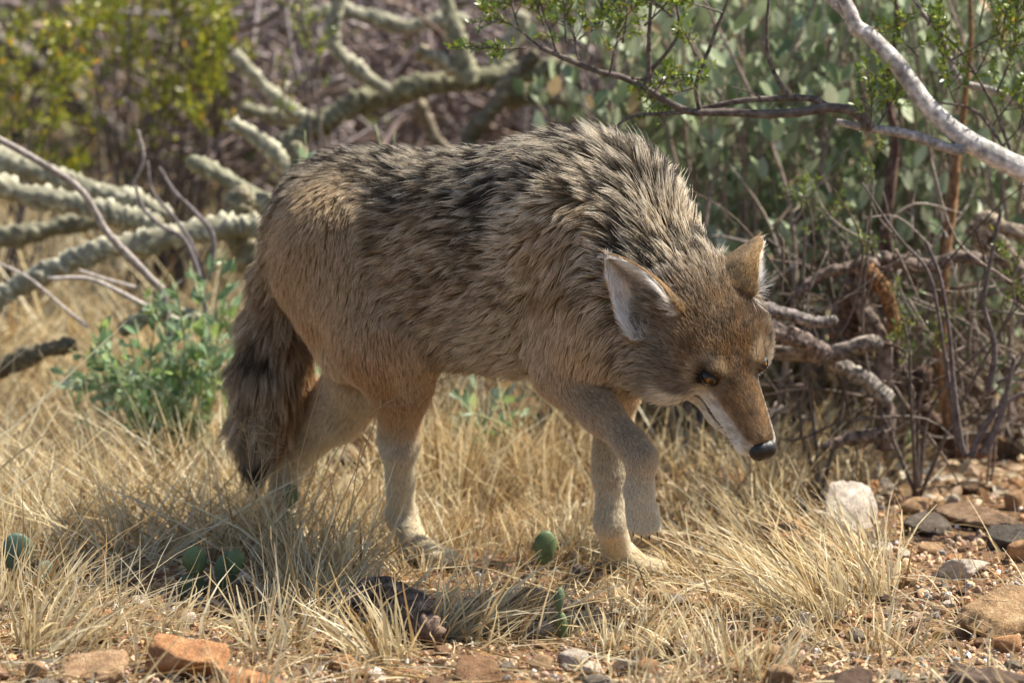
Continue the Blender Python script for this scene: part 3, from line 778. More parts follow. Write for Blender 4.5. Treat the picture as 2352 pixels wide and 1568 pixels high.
# pale trunk in front of the jojoba
bb_ = onground(P(2660, 1100, .32)); cr = empty('creosote_bush', tuple(bb_)); tag(cr, 'creosote bush with pale grey trunk slanting across the jojoba', 'bush')
PALEB, DARKB = (.52, .485, .45), (.15, .122, .105)
yb = .30
for i_, (path, y, r0, r1, c) in enumerate([
  ([(2660, 1110), (2640, 800), (2560, 520), (2440, 425), (2352, 390), (2260, 345), (2190, 300), (2120, 232), (2062, 150), (2000, 85), (1968, 62), (1950, 20), (1905, -60)], yb, .0210, .0085, PALEB),
  ([(1990, 82), (1962, 68), (1940, 30), (1880, -20), (1800, -70)], yb + .01, .0085, .0065, PALEB),
  ([(2215, 345), (2170, 338), (2100, 312), (2040, 300), (1998, 296), (1940, 284), (1922, 280)], yb - .01, .0085, .0045, (.36, .33, .305)),
  ([(2000, 296), (1982, 272), (1955, 254), (1900, 248), (1840, 258), (1760, 262), (1680, 258), (1600, 258), (1556, 246), (1490, 208), (1430, 178), (1375, 165), (1310, 140), (1240, 108)], yb - .02, .0078, .0036, DARKB),
  ([(1960, 254), (1900, 243), (1860, 226), (1790, 226), (1700, 232), (1610, 250)], yb - .015, .0056, .0038, DARKB),
  ([(1600, 256), (1520, 262), (1450, 268), (1405, 300)], yb - .02, .0036, .0018, DARKB),
  ([(1480, 206), (1490, 170), (1540, 110), (1560, 60), (1545, -30)], yb - .02, .0034, .0017, DARKB),
  ([(1490, 190), (1490, 110), (1494, 20), (1500, -40)], yb - .03, .0038, .0020, DARKB),
  ([(1606, 252), (1600, 190), (1630, 110), (1660, 30), (1690, -40)], yb - .02, .0036, .0019, DARKB),
  ([(1815, 226), (1790, 190), (1765, 130), (1762, 50), (1770, -40)], yb - .02, .0038, .0020, DARKB),
  ([(1755, 232), (1730, 215), (1680, 200)], yb - .02, .0016, .0009, DARKB),
  ([(2420, 290), (2352, 248), (2290, 212), (2230, 196), (2200, 180), (2182, 140), (2165, 90), (2130, 45), (2105, 10), (2080, -40)], yb + .12, .0062, .0030, (.36, .33, .305)),
  ([(2420, 440), (2340, 390), (2280, 300), (2230, 250), (2150, 235)], yb + .08, .0036, .0014, DARKB),
  ([(2330, 370), (2300, 290), (2280, 240), (2240, 170), (2200, 110), (2140, 60)], yb + .1, .0030, .0014, DARKB)]):
    mb = MB(); limb(mb, path, y, r0, r1, c, 90, 10 if r0 > .006 else 7, .07, 200 + i_, colvar=.45); part('trunk' if i_ == 0 else 'branch', mb, m_bark, cr, bb_)
mbt = MB(); tws = []
r = np.random.default_rng(606)
fans = [((1240, 108), (-1, 0, .6), .10), ((1280, 125), (-.5, 0, 1), .12), ((1330, 145), (-.3, 0, 1), .12), ((1400, 168), (.2, 0, 1), .11), ((1494, 20), (-.4, 0, .6), .08), ((1300, 100), (-.2, 0, 1), .1), ((1360, 60), (-.3, 0, 1), .1), ((1430, 100), (-.3, 0, 1), .1),
  ((1545, 40), (-.6, 0, .4), .08), ((1660, 30), (-.6, 0, .3), .07), ((1600, 200), (-.7, 0, -.1), .08), ((1500, 215), (.6, 0, .3), .08), ((1600, 130), (-.3, 0, .5), .07), ((1450, 180), (.5, .2, -.2), .08),
  ((1190, 60), (-.2, 0, .7), .09), ((1210, 110), (-.6, 0, .1), .08), ((1380, 20), (.2, 0, .7), .09), ((1330, 90), (.4, 0, .7), .1), ((1420, 40), (.4, 0, .8), .09), ((1300, 40), (.3, 0, .8), .09), ((1250, 60), (-.2, 0, .9), .09), ((1230, 10), (.1, 0, .9), .09), ((1480, 60), (.5, 0, .6), .08),
  ((2000, 296), (-.1, 0, 1), .08), ((2010, 300), (.4, 0, .8), .08), ((2165, 90), (-.5, 0, .7), .12), ((2182, 140), (.8, 0, .5), .14), ((2230, 196), (.4, 0, 1), .16), ((2290, 212), (.2, 0, 1), .16), ((2240, 170), (-.6, 0, .7), .14),
  ((2150, 235), (-.6, 0, .3), .10), ((2200, 250), (-.2, 0, .9), .12), ((2280, 290), (.5, 0, .7), .12), ((2340, 300), (.1, 0, 1), .14), ((2130, 60), (.3, 0, .8), .12), ((2300, 120), (.2, 0, 1), .12), ((2340, 100), (-.1, 0, 1), .12), ((2250, 60), (.1, 0, 1), .1), ((2110, 130), (-.3, 0, .6), .10), ((2300, 340), (.3, 0, .3), .10)]
for q_, ((a, b_c), d, ln) in enumerate(fans):
    yy = yb + (.10 if a > 2050 else -.02) + r.normal() * .03
    tws += twig_fan(mbt, P(a, b_c, yy), np.array(d) + [0, r.normal() * .3, 0], ln, 7000 + q_, DARKB, 8)
part('twigs', mbt, m_bark, cr, bb_, 'stuff'); creosote_leaves(cr, bb_, tws, 610, leafl=.0115, step=.0042)
# small creosote shoots among the dead wood
def shoots(label, base_pt, fanlist, y, seed, tint=(1, 1, 1), leafl=.0085, name='creosote_shoot', step=.0055):
    base = onground(P(base_pt[0], base_pt[1], y)); root = empty(name, tuple(base)); tag(root, label, 'bush')
    mb = MB(); tw = []; r = np.random.default_rng(seed)
    for q_, ((a, b_c), d, ln) in enumerate(fanlist):
        o_ = P(a, b_c, y + r.normal() * .05)
        limb3(mb, spline([base, (base + o_) / 2 + r.normal(size=3) * .03, o_], 20), .0035, .0018, DARKB, 5, .06, seed + q_)
        tw += twig_fan(mb, o_, np.array(d) + [0, r.normal() * .3, 0], ln, seed * 13 + q_, DARKB, 6)
    part('twigs', mb, m_bark, root, base, 'stuff'); creosote_leaves(root, base, tw, seed + 1, tint=tint, leafl=leafl, step=step)
shoots('low creosote shoot beside the far ear', (1890, 800), [((1870, 560), (-.2, 0, 1), .10), ((1900, 600), (.2, 0, .8), .10), ((1850, 520), (-.3, 0, 1), .08), ((1950, 620), (.4, 0, .5), .08)], .62, 801)
shoots('sparse creosote shoot among the dead stems at the right', (2110, 1000), [((2100, 900), (-.2, 0, 1), .10), ((2130, 850), (.1, 0, 1), .10), ((2090, 800), (-.2, 0, .9), .09), ((2300, 760), (.2, 0, .9), .1), ((2330, 700), (0, 0, 1), .1), ((2000, 480), (0, 0, 1), .1)], .55, 803, tint=(1, 1, .9))
fl_ = []
r = np.random.default_rng(91)
for _ in range(46):
    x = r.uniform(190, 560); y_ = r.uniform(20, 440)
    if x > 430 and y_ < 120: continue
    fl_.append(((x, y_), (r.uniform(-.5, .3), 0, 1), r.uniform(.10, .20)))
shoots('yellow-green creosote bush blurred behind the cholla limbs', (330, 640), fl_, 1.9, 805, tint=(1.75, 1.35, .8), leafl=.014, name='creosote_bush', step=.0065)
shoots('yellow-green creosote sprays at the far left of the cholla', (-40, 700), [((r.uniform(-60, 170), r.uniform(190, 560)), (.3, 0, .9), r.uniform(.1, .18)) for _ in range(20)], 1.7, 807, tint=(1.7, 1.3, .8), leafl=.014, name='creosote_bush', step=.0065)
shoots('slender creosote spray between the cholla arms', (760, 640), [((720, 200), (-.05, 0, 1), .14), ((735, 260), (.1, 0, 1), .12), ((700, 120), (0, 0, 1), .12), ((640, 300), (.1, 0, 1), .1)], 1.4, 809, tint=(1.3, 1.15, .9), leafl=.010, name='creosote_bush')
# brush far behind
shoots('olive creosote thicket in the far background', (100, 560), [((r.uniform(-700, 800), r.uniform(-150, 300)), (r.uniform(-.4, .4), 0, 1), r.uniform(.2, .35)) for _ in range(60)], 3.8, 811, tint=(1.0, .95, .8), leafl=.022, name='creosote_bush', step=.014)
shoots('brown-green thicket in the far background behind the arched limb', (1000, 560), [((r.uniform(700, 1500), r.uniform(-150, 350)), (r.uniform(-.4, .4), 0, 1), r.uniform(.2, .3)) for _ in range(34)], 3.6, 813, tint=(1.2, .9, 1.0), leafl=.020, name='creosote_bush', step=.018)

def brush(n, x0, x1, py0, py1, y0, y1, seed, cols, l0=.10, l1=.35, r0=.003, up=.3):
    r = np.random.default_rng(seed); mb = MB()
    for q_ in range(n):
        o_ = P(r.uniform(x0, x1), r.uniform(py0, py1), r.uniform(y0, y1)); o_[2] = max(o_[2], float(gz(o_[0], o_[1])[0]))
        d = nrm(r.normal(size=3) * [1, .6, .7] + [0, 0, up]); ln = r.uniform(l0, l1)
        pts = spline([o_, o_ + d * ln * .5 + r.normal(size=3) * ln * .08, o_ + d * ln + r.normal(size=3) * ln * .16], 10)
        rr = r0 * r.uniform(.5, 2.2); V, F = tube(pts, np.linspace(rr, rr * .4, 10), 5); mb.add(V, F, np.array(cols[r.integers(len(cols))]) * r.uniform(.6, 1.2))
    return mb
WC = [(.30, .24, .235), (.20, .15, .14), (.42, .36, .35), (.26, .19, .15)]
tag(obj('fallen_brush', brush(900, 420, 1420, 0, 420, 1.9, 3.2, 871, WC).data('fallen_brush', m_bark)), 'grey heap of dead cholla wood and brush behind the coyote', 'brush', kind='stuff')
tag(obj('far_brush', brush(1600, -900, 3200, -120, 420, 3.2, 5.5, 873, WC + [(.16, .17, .07)], .2, .6, .005).data('far_brush', m_bark)), 'dark woody brush filling the far background', 'brush', kind='stuff')
n = 8000; r = np.random.default_rng(875); O = np.array([P(a_, b_2, c_2) for a_, b_2, c_2 in zip(r.uniform(-900, 3200, n), r.uniform(-150, 480, n), r.uniform(2.4, 6.0, n))])
O[:, 2] = np.maximum(O[:, 2], gz(O[:, 0], O[:, 1]) + .01)
V, F, C = scatter(*leaf_template(1, .45, .2, .1, 3), frames(nrm(r.normal(size=(n, 3)) + [0, 0, .5])) * r.uniform(.02, .055, n)[:, None, None], O,
    np.array([(.17, .20, .07), (.11, .13, .05), (.26, .24, .10), (.30, .22, .13), (.22, .19, .12)])[r.integers(0, 5, n)] * r.uniform(.7, 1.2, (n, 1)))
tag(obj('far_foliage', MB().add(V, F, C).data('far_foliage', m_hleaf)), 'blurred olive scrub leaves in the far background', 'scrub', kind='stuff')

# ================================================================== dead wood under the jojoba
ds = onground(P(2020, 1010, .62)); dead = empty('dead_shrub', tuple(ds)); tag(dead, 'gnarled dead grey shrub with peeling trunk behind the coyote head', 'dead shrub')
GB, RB, OB = (.34, .28, .25), (.25, .165, .13), (.40, .235, .125)
for i_, (path, y, r0, r1, c, nm) in enumerate([
  ([(2030, 1030), (2035, 960), (2025, 880), (2030, 800), (2000, 740), (1975, 690), (1985, 640), (2005, 600)], .62, .017, .012, GB, 'trunk'),
  ([(1930, 800), (1950, 740), (1965, 680), (1985, 630)], .66, .020, .027, RB, 'trunk'),
  ([(1990, 620), (2020, 650), (2045, 700), (2055, 760)], .60, .013, .010, OB, 'branch'),
  ([(1990, 600), (1950, 615), (1900, 625), (1850, 660), (1830, 680)], .60, .010, .007, GB, 'branch'),
  ([(2010, 590), (2060, 600), (2130, 610), (2200, 590), (2260, 600)], .66, .012, .010, GB, 'branch'),
  ([(1740, 705), (1800, 720), (1870, 740), (1920, 735)], .45, .011, .008, (.40, .37, .37), 'branch'),
  ([(1750, 755), (1820, 775), (1880, 800), (1900, 820)], .48, .015, .012, (.36, .30, .28), 'branch'),
  ([(1740, 800), (1820, 810), (1900, 815), (1980, 790), (2020, 790)], .52, .014, .013, (.40, .36, .33), 'branch'),
  ([(1900, 830), (1950, 850), (2000, 880), (2040, 920)], .55, .011, .014, (.46, .44, .42), 'branch'),
  ([(2050, 1000), (2000, 1000), (1940, 1010), (1890, 1030)], .55, .013, .007, GB, 'branch'),
  ([(2200, 1010), (2120, 960), (2110, 900), (2120, 850)], .8, .022, .016, (.16, .105, .085), 'trunk')]):
    mb = MB(); limb(mb, path, y, r0, r1, np.array(c) * np.array([.56, .52, .48]), 70, 18, .05, 400 + i_, ridges=.55, colvar=.75); part(nm, mb, m_bark, dead, ds)
ds2 = onground(P(2170, 1000, .95)); old = empty('dead_tree', tuple(ds2)); tag(old, 'stringy reddish brown dead trunks standing among the jojoba stems', 'dead tree')
for i_, (path, y, r0, r1, c) in enumerate([
  ([(2180, 980), (2165, 800), (2170, 600), (2185, 480), (2195, 380), (2215, 250), (2230, 90), (2225, -60)], .75, .012, .003, OB), ([(2060, 900), (2040, 700), (2035, 560), (2045, 430), (2055, 330), (2040, 200), (2060, 60), (2050, -60)], .85, .014, .003, (.20, .13, .10)),
  ([(2400, 800), (2340, 640), (2290, 560), (2230, 520)], .8, .020, .014, (.30, .24, .2)), ([(2400, 560), (2300, 520), (2260, 500), (2250, 560)], .75, .012, .012, (.45, .36, .27))]):
    mb = MB(); limb(mb, path, y, r0, r1, np.array(c) * .62, 80, 18, .06, 450 + i_, ridges=.6, colvar=.7); part('trunk', mb, m_bark, old, ds2)
twl = [([(2130, 560), (2160, 640), (2180, 760), (2190, 880), (2205, 1000), (2215, 1045)], .42, .0022, .0048), ([(1980, 420), (2060, 540), (2130, 620), (2155, 720), (2170, 820), (2190, 950), (2200, 1030)], .45, .0014, .0042),
  ([(2300, 480), (2275, 600), (2260, 700), (2285, 800), (2270, 900)], .5, .0026, .0050), ([(2330, 820), (2300, 950), (2260, 1040)], .42, .003, .007), ([(2352, 900), (2290, 940), (2250, 1000), (2230, 1050)], .42, .003, .006), ([(2380, 760), (2330, 850), (2290, 880)], .5, .002, .003)]
twig_thing('slim dark upright stems rising beside the reddish wedge-shaped stone', twl, onground(P(2225, 1045, .42)), (.15, .125, .12), name='dry_shrub', cat='dead shrub')
# tangle of fine dead twigs
r = np.random.default_rng(333); mb = MB()
for q_ in range(420):
    a, b_c, yy = r.uniform(1740, 2400), r.uniform(520, 1010), r.uniform(.5, 1.3)
    o_ = P(a, b_c, yy); d = nrm(r.normal(size=3) * [1, .6, 1]); ln = r.uniform(.06, .2)
    limb3(mb, spline([o_, o_ + d * ln * .5 + r.normal(size=3) * .015, o_ + d * ln + r.normal(size=3) * .03], 9), r.uniform(.001, .003), .0007, np.array([(.22, .17, .14), (.13, .095, .07), (.32, .27, .23)][r.integers(3)]) * r.uniform(.6, 1.1), 4, .05, q_)
tag(obj('twig_tangle', mb.data('twig_tangle', m_bark)), 'tangle of fine dead twigs under the jojoba', 'twigs', kind='stuff')
# pale dead leaves and straw in the shade under the bush
n = 1500; px = r.uniform(1250, 2450, n); yy = r.uniform(.45, 2.0, n)
O = np.stack([(px - 1176) / 1700 * (1 + yy / 8), yy, np.zeros(n)], 1); O = onground(O) + np.array([0, 0, .006]) + np.stack([np.zeros(n), np.zeros(n), r.random(n) ** 3 * .02], 1)
V, F, C = scatter(*leaf_template(1, .5, .3, .3), frames(nrm(r.normal(size=(n, 3)) * [1, 1, .35]), np.tile([0, 0, 1.0], (n, 1)) + r.normal(size=(n, 3)) * .4) * r.uniform(.015, .032, n)[:, None, None], O,
    np.array([(.62, .50, .33), (.48, .34, .20), (.70, .62, .47), (.35, .22, .12)])[r.integers(0, 4, n)] * r.uniform(.7, 1.1, (n, 1)))
tag(obj('leaf_litter', MB().add(V, F, C).data('leaf_litter', m_hleaf)), 'tan dead leaves littering the ground under the bushes', 'leaf litter', kind='stuff')
# dry log in the foreground grass
lb = G(870, 1470); lg = empty('dead_log', tuple(lb)); tag(lg, 'short dark weathered log lying in the straw in front', 'log')
mb = MB(); pts = spline([G(775, 1432) + np.array([0, 0, .020]), G(860, 1420) + np.array([0, 0, .040]), G(940, 1440) + np.array([0, 0, .038]), G(990, 1490) + np.array([0, 0, .020])], 50)
limb3(mb, pts, .015, .019, (.145, .10, .075), 24, .10, 55, ridges=.8, colvar=1.0); part('wood', mb, m_bark, lg, lb)

# ================================================================== little prickly pears
m_pad = mat_col('pear_pad', rough=.55, spec=.35, var=(.8, 1.2), scale=50, bump=.25, bscale=120)
pV, pF = icosphere(3)
def pear(label, base_px, pads):
    base = G(*base_px); root = empty('prickly_pear', tuple(base)); tag(root, label, 'cactus')
    for (a, b_c, w, hgt, yaw, tilt, col) in pads:
        c = P(a, b_c, base[1]); s = 1 / 1700.
        q = pV * np.array([w * s / 2, .0065, hgt * s / 2]) * np.where(pV[:, 2:3] < 0, np.array([[.82, 1, 1]]), 1)
        R_ = np.array(Matrix.Rotation(yaw, 3, 'Z') @ Matrix.Rotation(tilt, 3, 'Y'))
        mb = MB().add(q @ R_.T + c, [pF], np.array(col))
        o = part('pad', mb, m_pad, root, base)
        rr = np.random.default_rng(int(a)); n = 16                       # areoles with short spines
        sp_ = MB()
        for z_ in range(n):
            u_ = nrm(rr.normal(size=3) * [1, .5, 1]); f_ = u_ * np.array([w * s / 2, .0065, hgt * s / 2]) * .97 @ R_.T + c
            dn_ = nrm((u_ / np.array([w * s / 2, .0065, hgt * s / 2])) @ R_.T)
            V, F = tube(np.array([f_, f_ + dn_ * .003]), [.0010, .0004], 4); sp_.add(V, F, (.55, .42, .22))
        obj('areoles', sp_.data('areoles', m_grass, base), o)['kind'] = 'stuff'
GP, GP2 = (.115, .165, .07), (.085, .125, .065)
pear('single small green cactus pad beside the trailing hind foot', (668, 1262), [(668, 1140, 42, 62, .2, .1, GP), (662, 1215, 46, 90, .4, -.1, GP)])
pear('low green cactus pads in straw by the hind paw', (480, 1372), [(448, 1288, 60, 70, .3, -.2, GP), (520, 1312, 86, 92, .9, .3, GP2), (440, 1350, 80, 70, .5, .5, GP2), (540, 1290, 50, 60, .4, .1, GP)])
pear('upright oval cactus pad between hind and fore paws', (1256, 1318), [(1252, 1258, 58, 84, .25, .05, GP)])
pear('tiny stacked cactus pads beside the tall tan rock', (1290, 1470), [(1284, 1376, 26, 56, .5, .1, GP2), (1292, 1440, 28, 70, .4, -.1, GP)])
pear('dark blue-green cactus pads at the left in straw', (70, 1360), [(40, 1272, 80, 100, .4, -.1, (.06, .11, .075)), (100, 1330, 70, 90, .8, .3, (.06, .11, .075))])
pear('two pale green cactus pads at the foot of the dead shrub', (2080, 1072), [(2088, 1008, 34, 44, .3, .1, (.22, .30, .12)), (2086, 1056, 40, 34, .6, .4, (.20, .28, .10))])
# ================================================================== the coyote
HD = np.array([0.74, -0.67, 0.0]); HD /= np.linalg.norm(HD)      # where the body heads
NS = np.array([-HD[1] * -1, -HD[0], 0.0])                        # towards its near (right) flank
NS = np.array([HD[1], -HD[0], 0.0])
UP = np.array([0, 0, 1.0])
BA = np.stack([HD, NS, UP])                                      # body axes as rows
# head frame: forward, left, up
HA = nrm(np.array([.37, -.36, -.86]))
HS = np.array([.9, .45, .12]); HS = nrm(HS - HA * (HS @ HA))
HU = np.cross(HA, HS)
HO = P(1697, 846, -.335)
def H(a, s, u): return HO + HA * a + HS * s + HU * u
HB = np.stack([HA, HS, HU])

prims = []   # dict(kind, ..., k, flow, fl (fur length), zone)
def ell(c, r, axes, k, flow, fl, zone): prims.append(dict(t='e', c=np.array(c), r=np.array(r, float), A=axes, k=k, flow=nrm(flow), fl=fl, zone=zone))
def cone(a, b, ra, rb, k, fl, zone, flow=None):
    a = np.array(a); b = np.array(b)
    prims.append(dict(t='c', a=a, b=b, ra=ra, rb=rb, k=k, flow=nrm(b - a if flow is None else flow), fl=fl, zone=zone))
def PAW(c, fwd, ankle):
    side = nrm(np.cross(fwd, UP))
    cone(ankle, c - fwd * .012 + UP * .004, .0175, .0165, .012, .005, 'paw', flow=fwd)
    for o_ in (-1.5, -.5, .5, 1.5):
        ln_ = .030 - .005 * abs(o_)
        cone(c + side * o_ * .0095, c + side * o_ * .0115 + fwd * ln_ - UP * .002, .0100, .0085, .006, .004, 'paw', flow=fwd)
BK = -HD + np.array([0, 0, -.35])
# trunk
ell(P(1235, 600, -.055), (.200, .106, .146), BA, .05, BK, .030, 'trunk')
ell(P(1015, 600, .06), (.17, .100, .134), BA, .06, BK, .029, 'trunk')
ell(P(845, 560, .155), (.135, .096, .118), BA, .06, BK + np.array([0, 0, -.2]), .028, 'trunk')
ell(P(752, 540, .205), (.066, .066, .072), BA, .05, BK + np.array([0, 0, -.5]), .028, 'trunk')
ell(P(1345, 480, -.11), (.125, .070, .082), BA, .06, BK, .036, 'trunk')
# neck and chest
cone(P(1375, 560, -.13), P(1540, 700, -.225), .112, .074, .05, .036, 'neck', flow=-(P(1560, 690, -.25) - P(1340, 500, -.11)) + np.array([0, 0, -.05]))
cone(P(1450, 690, -.18), P(1535, 770, -.25), .085, .066, .05, .034, 'neck', flow=np.array([-.5, .1, -.75]))
ell(P(1375, 705, -.150), (.100, .088, .110), BA, .05, np.array([-.55, .35, -.8]), .030, 'trunk')
# near foreleg (lifted)
cone(P(1335, 560, -.180), P(1365, 735, -.195), .066, .052, .04, .022, 'leg', flow=np.array([-.15, .1, -1]))
cone(P(1370, 750, -.200), P(1300, 840, -.185), .050, .036, .03, .018, 'leg', flow=np.array([-.3, .2, -1]))
cone(P(1292, 868, -.190), P(1380, 948, -.235), .029, .0225, .02, .010, 'leg')
cone(P(1380, 948, -.235), P(1450, 1018, -.275), .0225, .0175, .015, .008, 'leg')
cone(P(1450, 1020, -.275), P(1474, 1052, -.288), .0185, .0185, .012, .006, 'leg')
cone(P(1474, 1052, -.288), P(1468, 1130, -.284), .0180, .0155, .012, .006, 'leg')
cone(P(1468, 1130, -.284), P(1474, 1170, -.288), .0175, .0165, .012, .005, 'paw')
for o_ in (-1.5, -.5, .5, 1.5):
    q0 = P(1474, 1168, -.288) + _r * o_ * .0085; q1 = P(1480, 1216 - 7 * abs(o_), -.293) + _r * o_ * .0100 + _u * -.002
    cone(q0, q1, .0085, .0070, .006, .004, 'paw')
# far foreleg (standing)
FF = G(1470, 1318)
cone(P(1395, 720, -.09), P(1412, 870, -.035), .055, .034, .04, .018, 'leg')
cone(P(1412, 870, -.035), P(1404, 1045, -.03), .0305, .0195, .02, .009, 'leg')
cone(P(1404, 1045, -.03), P(1401, 1085, -.033), .0205, .0205, .015, .007, 'leg')
cone(P(1401, 1085, -.033), P(1402, 1200, -.035), .0185, .0175, .015, .007, 'leg')
cone(P(1402, 1200, -.035), P(1420, 1272, FF[1] + .03), .0185, .0185, .015, .006, 'leg')
PAW(FF + UP * .013, nrm(np.array([.85, -.50, -.02])), P(1420, 1272, FF[1] + .03))
# near hind leg
cone(P(800, 570, .10), P(875, 770, .035), .088, .058, .05, .022, 'leg', flow=np.array([.1, 0, -1]))
cone(P(750, 640, .14), P(805, 790, .105), .058, .042, .04, .022, 'leg', flow=np.array([.1, .1, -1]))
cone(P(890, 780, .03), P(918, 885, .065), .053, .034, .04, .016, 'leg')
cone(P(918, 885, .065), P(919, 995, .115), .034, .0225, .03, .011, 'leg')
cone(P(910, 985, .128), P(917, 1030, .115), .019, .0205, .02, .008, 'leg')
NF = G(1000, 1296)
cone(P(917, 1030, .115), P(922, 1185, NF[1] + .07), .0195, .0165, .015, .007, 'leg')
cone(P(922, 1185, NF[1] + .07), P(962, 1262, NF[1] + .025), .0175, .0165, .015, .006, 'paw')
PAW(NF + UP * .013, nrm(np.array([.80, -.60, -.02])), P(962, 1262, NF[1] + .025))
# far hind leg (trailing)
BF = G(650, 1240)
cone(P(890, 640, .20), P(865, 830, .21), .075, .052, .05, .022, 'leg')
cone(P(860, 830, .21), P(775, 940, .29), .052, .036, .04, .015, 'leg')
cone(P(775, 940, .29), P(682, 1035, .355), .034, .024, .03, .010, 'leg')
cone(P(676, 1030, .36), P(662, 1060, .36), .024, .022, .02, .008, 'leg')
cone(P(662, 1060, .36), P(640, 1180, BF[1] + .03), .0205, .0175, .015, .008, 'leg')
cone(P(640, 1180, BF[1] + .03), P(645, 1228, BF[1] + .01), .018, .018, .015, .007, 'paw')
PAW(BF + UP * .013, nrm(np.array([.74, -.67, -.02])), P(645, 1228, BF[1] + .01))
# tail
TL = [P(705, 560, .225), P(658, 650, .262), P(638, 760, .28), P(622, 870, .285), P(600, 975, .285), P(588, 1062, .28)]
TR = [.042, .036, .040, .042, .030, .010]
for i in range(5):
    cone(TL[i], TL[i + 1], TR[i], TR[i + 1], .04 if i == 0 else .02, [.030, .036, .038, .042, .042][i], 'tail')
# head
BH = -HA
ell(H(-.070, 0, -.034), (.076, .064, .050), HB, .03, BH, .010, 'head')
for s in (-1, 1):
    ell(H(-.066, s * .046, -.050), (.060, .034, .046), HB, .03, BH + HS * s * .30 - HU * .3, .016, 'head')
    ell(H(-.066, s * .052, -.080), (.050, .032, .040), HB, .03, BH + HS * s * .35 - HU * .45, .024, 'head')
    cone(H(-.030, s * .024, -.010), H(-.006, s * .031, -.006), .013, .0105, .02, .006, 'head', flow=BH)
    cone(H(.000, s * .015, -.042), H(.088, s * .0100, -.037), .0225, .0150, .012, .006, 'head', flow=BH - HU * .25)
cone(H(-.016, 0, -.026), H(.092, 0, -.0225), .0265, .0145, .018, .005, 'head', flow=BH)
cone(H(-.045, 0, -.088), H(.030, 0, -.070), .040, .0225, .02, .010, 'head', flow=BH)
cone(H(.030, 0, -.070), H(.082, 0, -.053), .0225, .0125, .015, .007, 'head', flow=BH)
ell(H(-.118, 0, -.068), (.056, .064, .058), HB, .04, BH - HU * .3, .024, 'neck')

def dist(pr, p):
    if pr['t'] == 'e':
        q = (p - pr['c']) @ pr['A'].T
        k0 = np.linalg.norm(q / pr['r'], axis=-1); k1 = np.linalg.norm(q / pr['r'] ** 2, axis=-1)
        return k0 * (k0 - 1) / np.maximum(k1, 1e-6)
    ba = pr['b'] - pr['a']; pa = p - pr['a']
    t = np.clip(pa @ ba / (ba @ ba), 0, 1)
    return np.linalg.norm(pa - t[..., None] * ba, axis=-1) - (pr['ra'] + t * (pr['rb'] - pr['ra']))
def bounds(pr, m):
    if pr['t'] == 'e':
        e = np.sqrt(((pr['A'] * pr['r'][:, None]) ** 2).sum(0)); return pr['c'] - e - m, pr['c'] + e + m
    r = max(pr['ra'], pr['rb']); return np.minimum(pr['a'], pr['b']) - r - m, np.maximum(pr['a'], pr['b']) + r + m

def surface_nets(field, org, h):
    S = field < 0
    nx, ny, nz = field.shape
    cnt = np.zeros((nx - 1, ny - 1, nz - 1), np.int8)
    for a in (0, 1):
        for b in (0, 1):
            for c in (0, 1):
                cnt += S[a:nx - 1 + a, b:ny - 1 + b, c:nz - 1 + c]
    I = np.argwhere((cnt > 0) & (cnt < 8))
    vid = np.full(cnt.shape, -1, np.int32); vid[I[:, 0], I[:, 1], I[:, 2]] = np.arange(len(I))
    corner = [(a, b, c) for a in (0, 1) for b in (0, 1) for c in (0, 1)]
    val = {k: field[I[:, 0] + k[0], I[:, 1] + k[1], I[:, 2] + k[2]] for k in corner}
    acc = np.zeros((len(I), 3)); n = np.zeros(len(I))
    for k in corner:
        for ax in range(3):
            if k[ax] == 0:
                k2 = tuple(1 if i == ax else k[i] for i in range(3))
                a, b = val[k], val[k2]; m = (a < 0) != (b < 0)
                t = np.where(m, a / np.where(a == b, 1, a - b), 0)
                q = np.tile(np.array(k, float), (len(I), 1)); q[:, ax] = t
                acc[m] += q[m]; n[m] += 1
    V = org + (I + acc / n[:, None]) * h
    quads = []
    for ax in range(3):
        o1, o2 = [(1, 2), (2, 0), (0, 1)][ax]
        lo = [slice(None)] * 3; hi = [slice(None)] * 3
        lo[ax] = slice(0, -1); hi[ax] = slice(1, None)
        a, b = S[tuple(lo)], S[tuple(hi)]
        E = np.argwhere(a != b)
        ok = (E[:, o1] > 0) & (E[:, o2] > 0) & (E[:, o1] < field.shape[o1] - 1) & (E[:, o2] < field.shape[o2] - 1)
        E = E[ok]; ins = a[E[:, 0], E[:, 1], E[:, 2]]
        def cell(d1, d2):
            c = E.copy(); c[:, o1] += d1; c[:, o2] += d2; return vid[c[:, 0], c[:, 1], c[:, 2]]
        q = np.stack([cell(-1, -1), cell(0, -1), cell(0, 0), cell(-1, 0)], 1)
        q[~ins] = q[~ins][:, ::-1]
        quads.append(q)
    return V, np.vstack(quads)

h = .0034
lo = np.min([bounds(p, .03)[0] for p in prims], 0); hi = np.max([bounds(p, .03)[1] for p in prims], 0)
dim = np.ceil((hi - lo) / h).astype(int) + 1
Fd = np.full(dim, .2, np.float32)
for pr in prims:
    a, b = bounds(pr, .045)
    i0 = np.clip(np.floor((a - lo) / h).astype(int), 0, dim); i1 = np.clip(np.ceil((b - lo) / h).astype(int) + 1, 0, dim)
    gx = [lo[i] + np.arange(i0[i], i1[i]) * h for i in range(3)]
    p = np.stack(np.meshgrid(*gx, indexing='ij'), -1).astype(np.float32)
    d = dist(pr, p).astype(np.float32)
    sl = tuple(slice(i0[i], i1[i]) for i in range(3))
    A_ = Fd[sl]; k = pr['k']
    hh = np.maximum(k - np.abs(A_ - d), 0) / k
    Fd[sl] = np.minimum(A_, d) - hh * hh * k * .25
BV, BQ = surface_nets(Fd, lo, h)
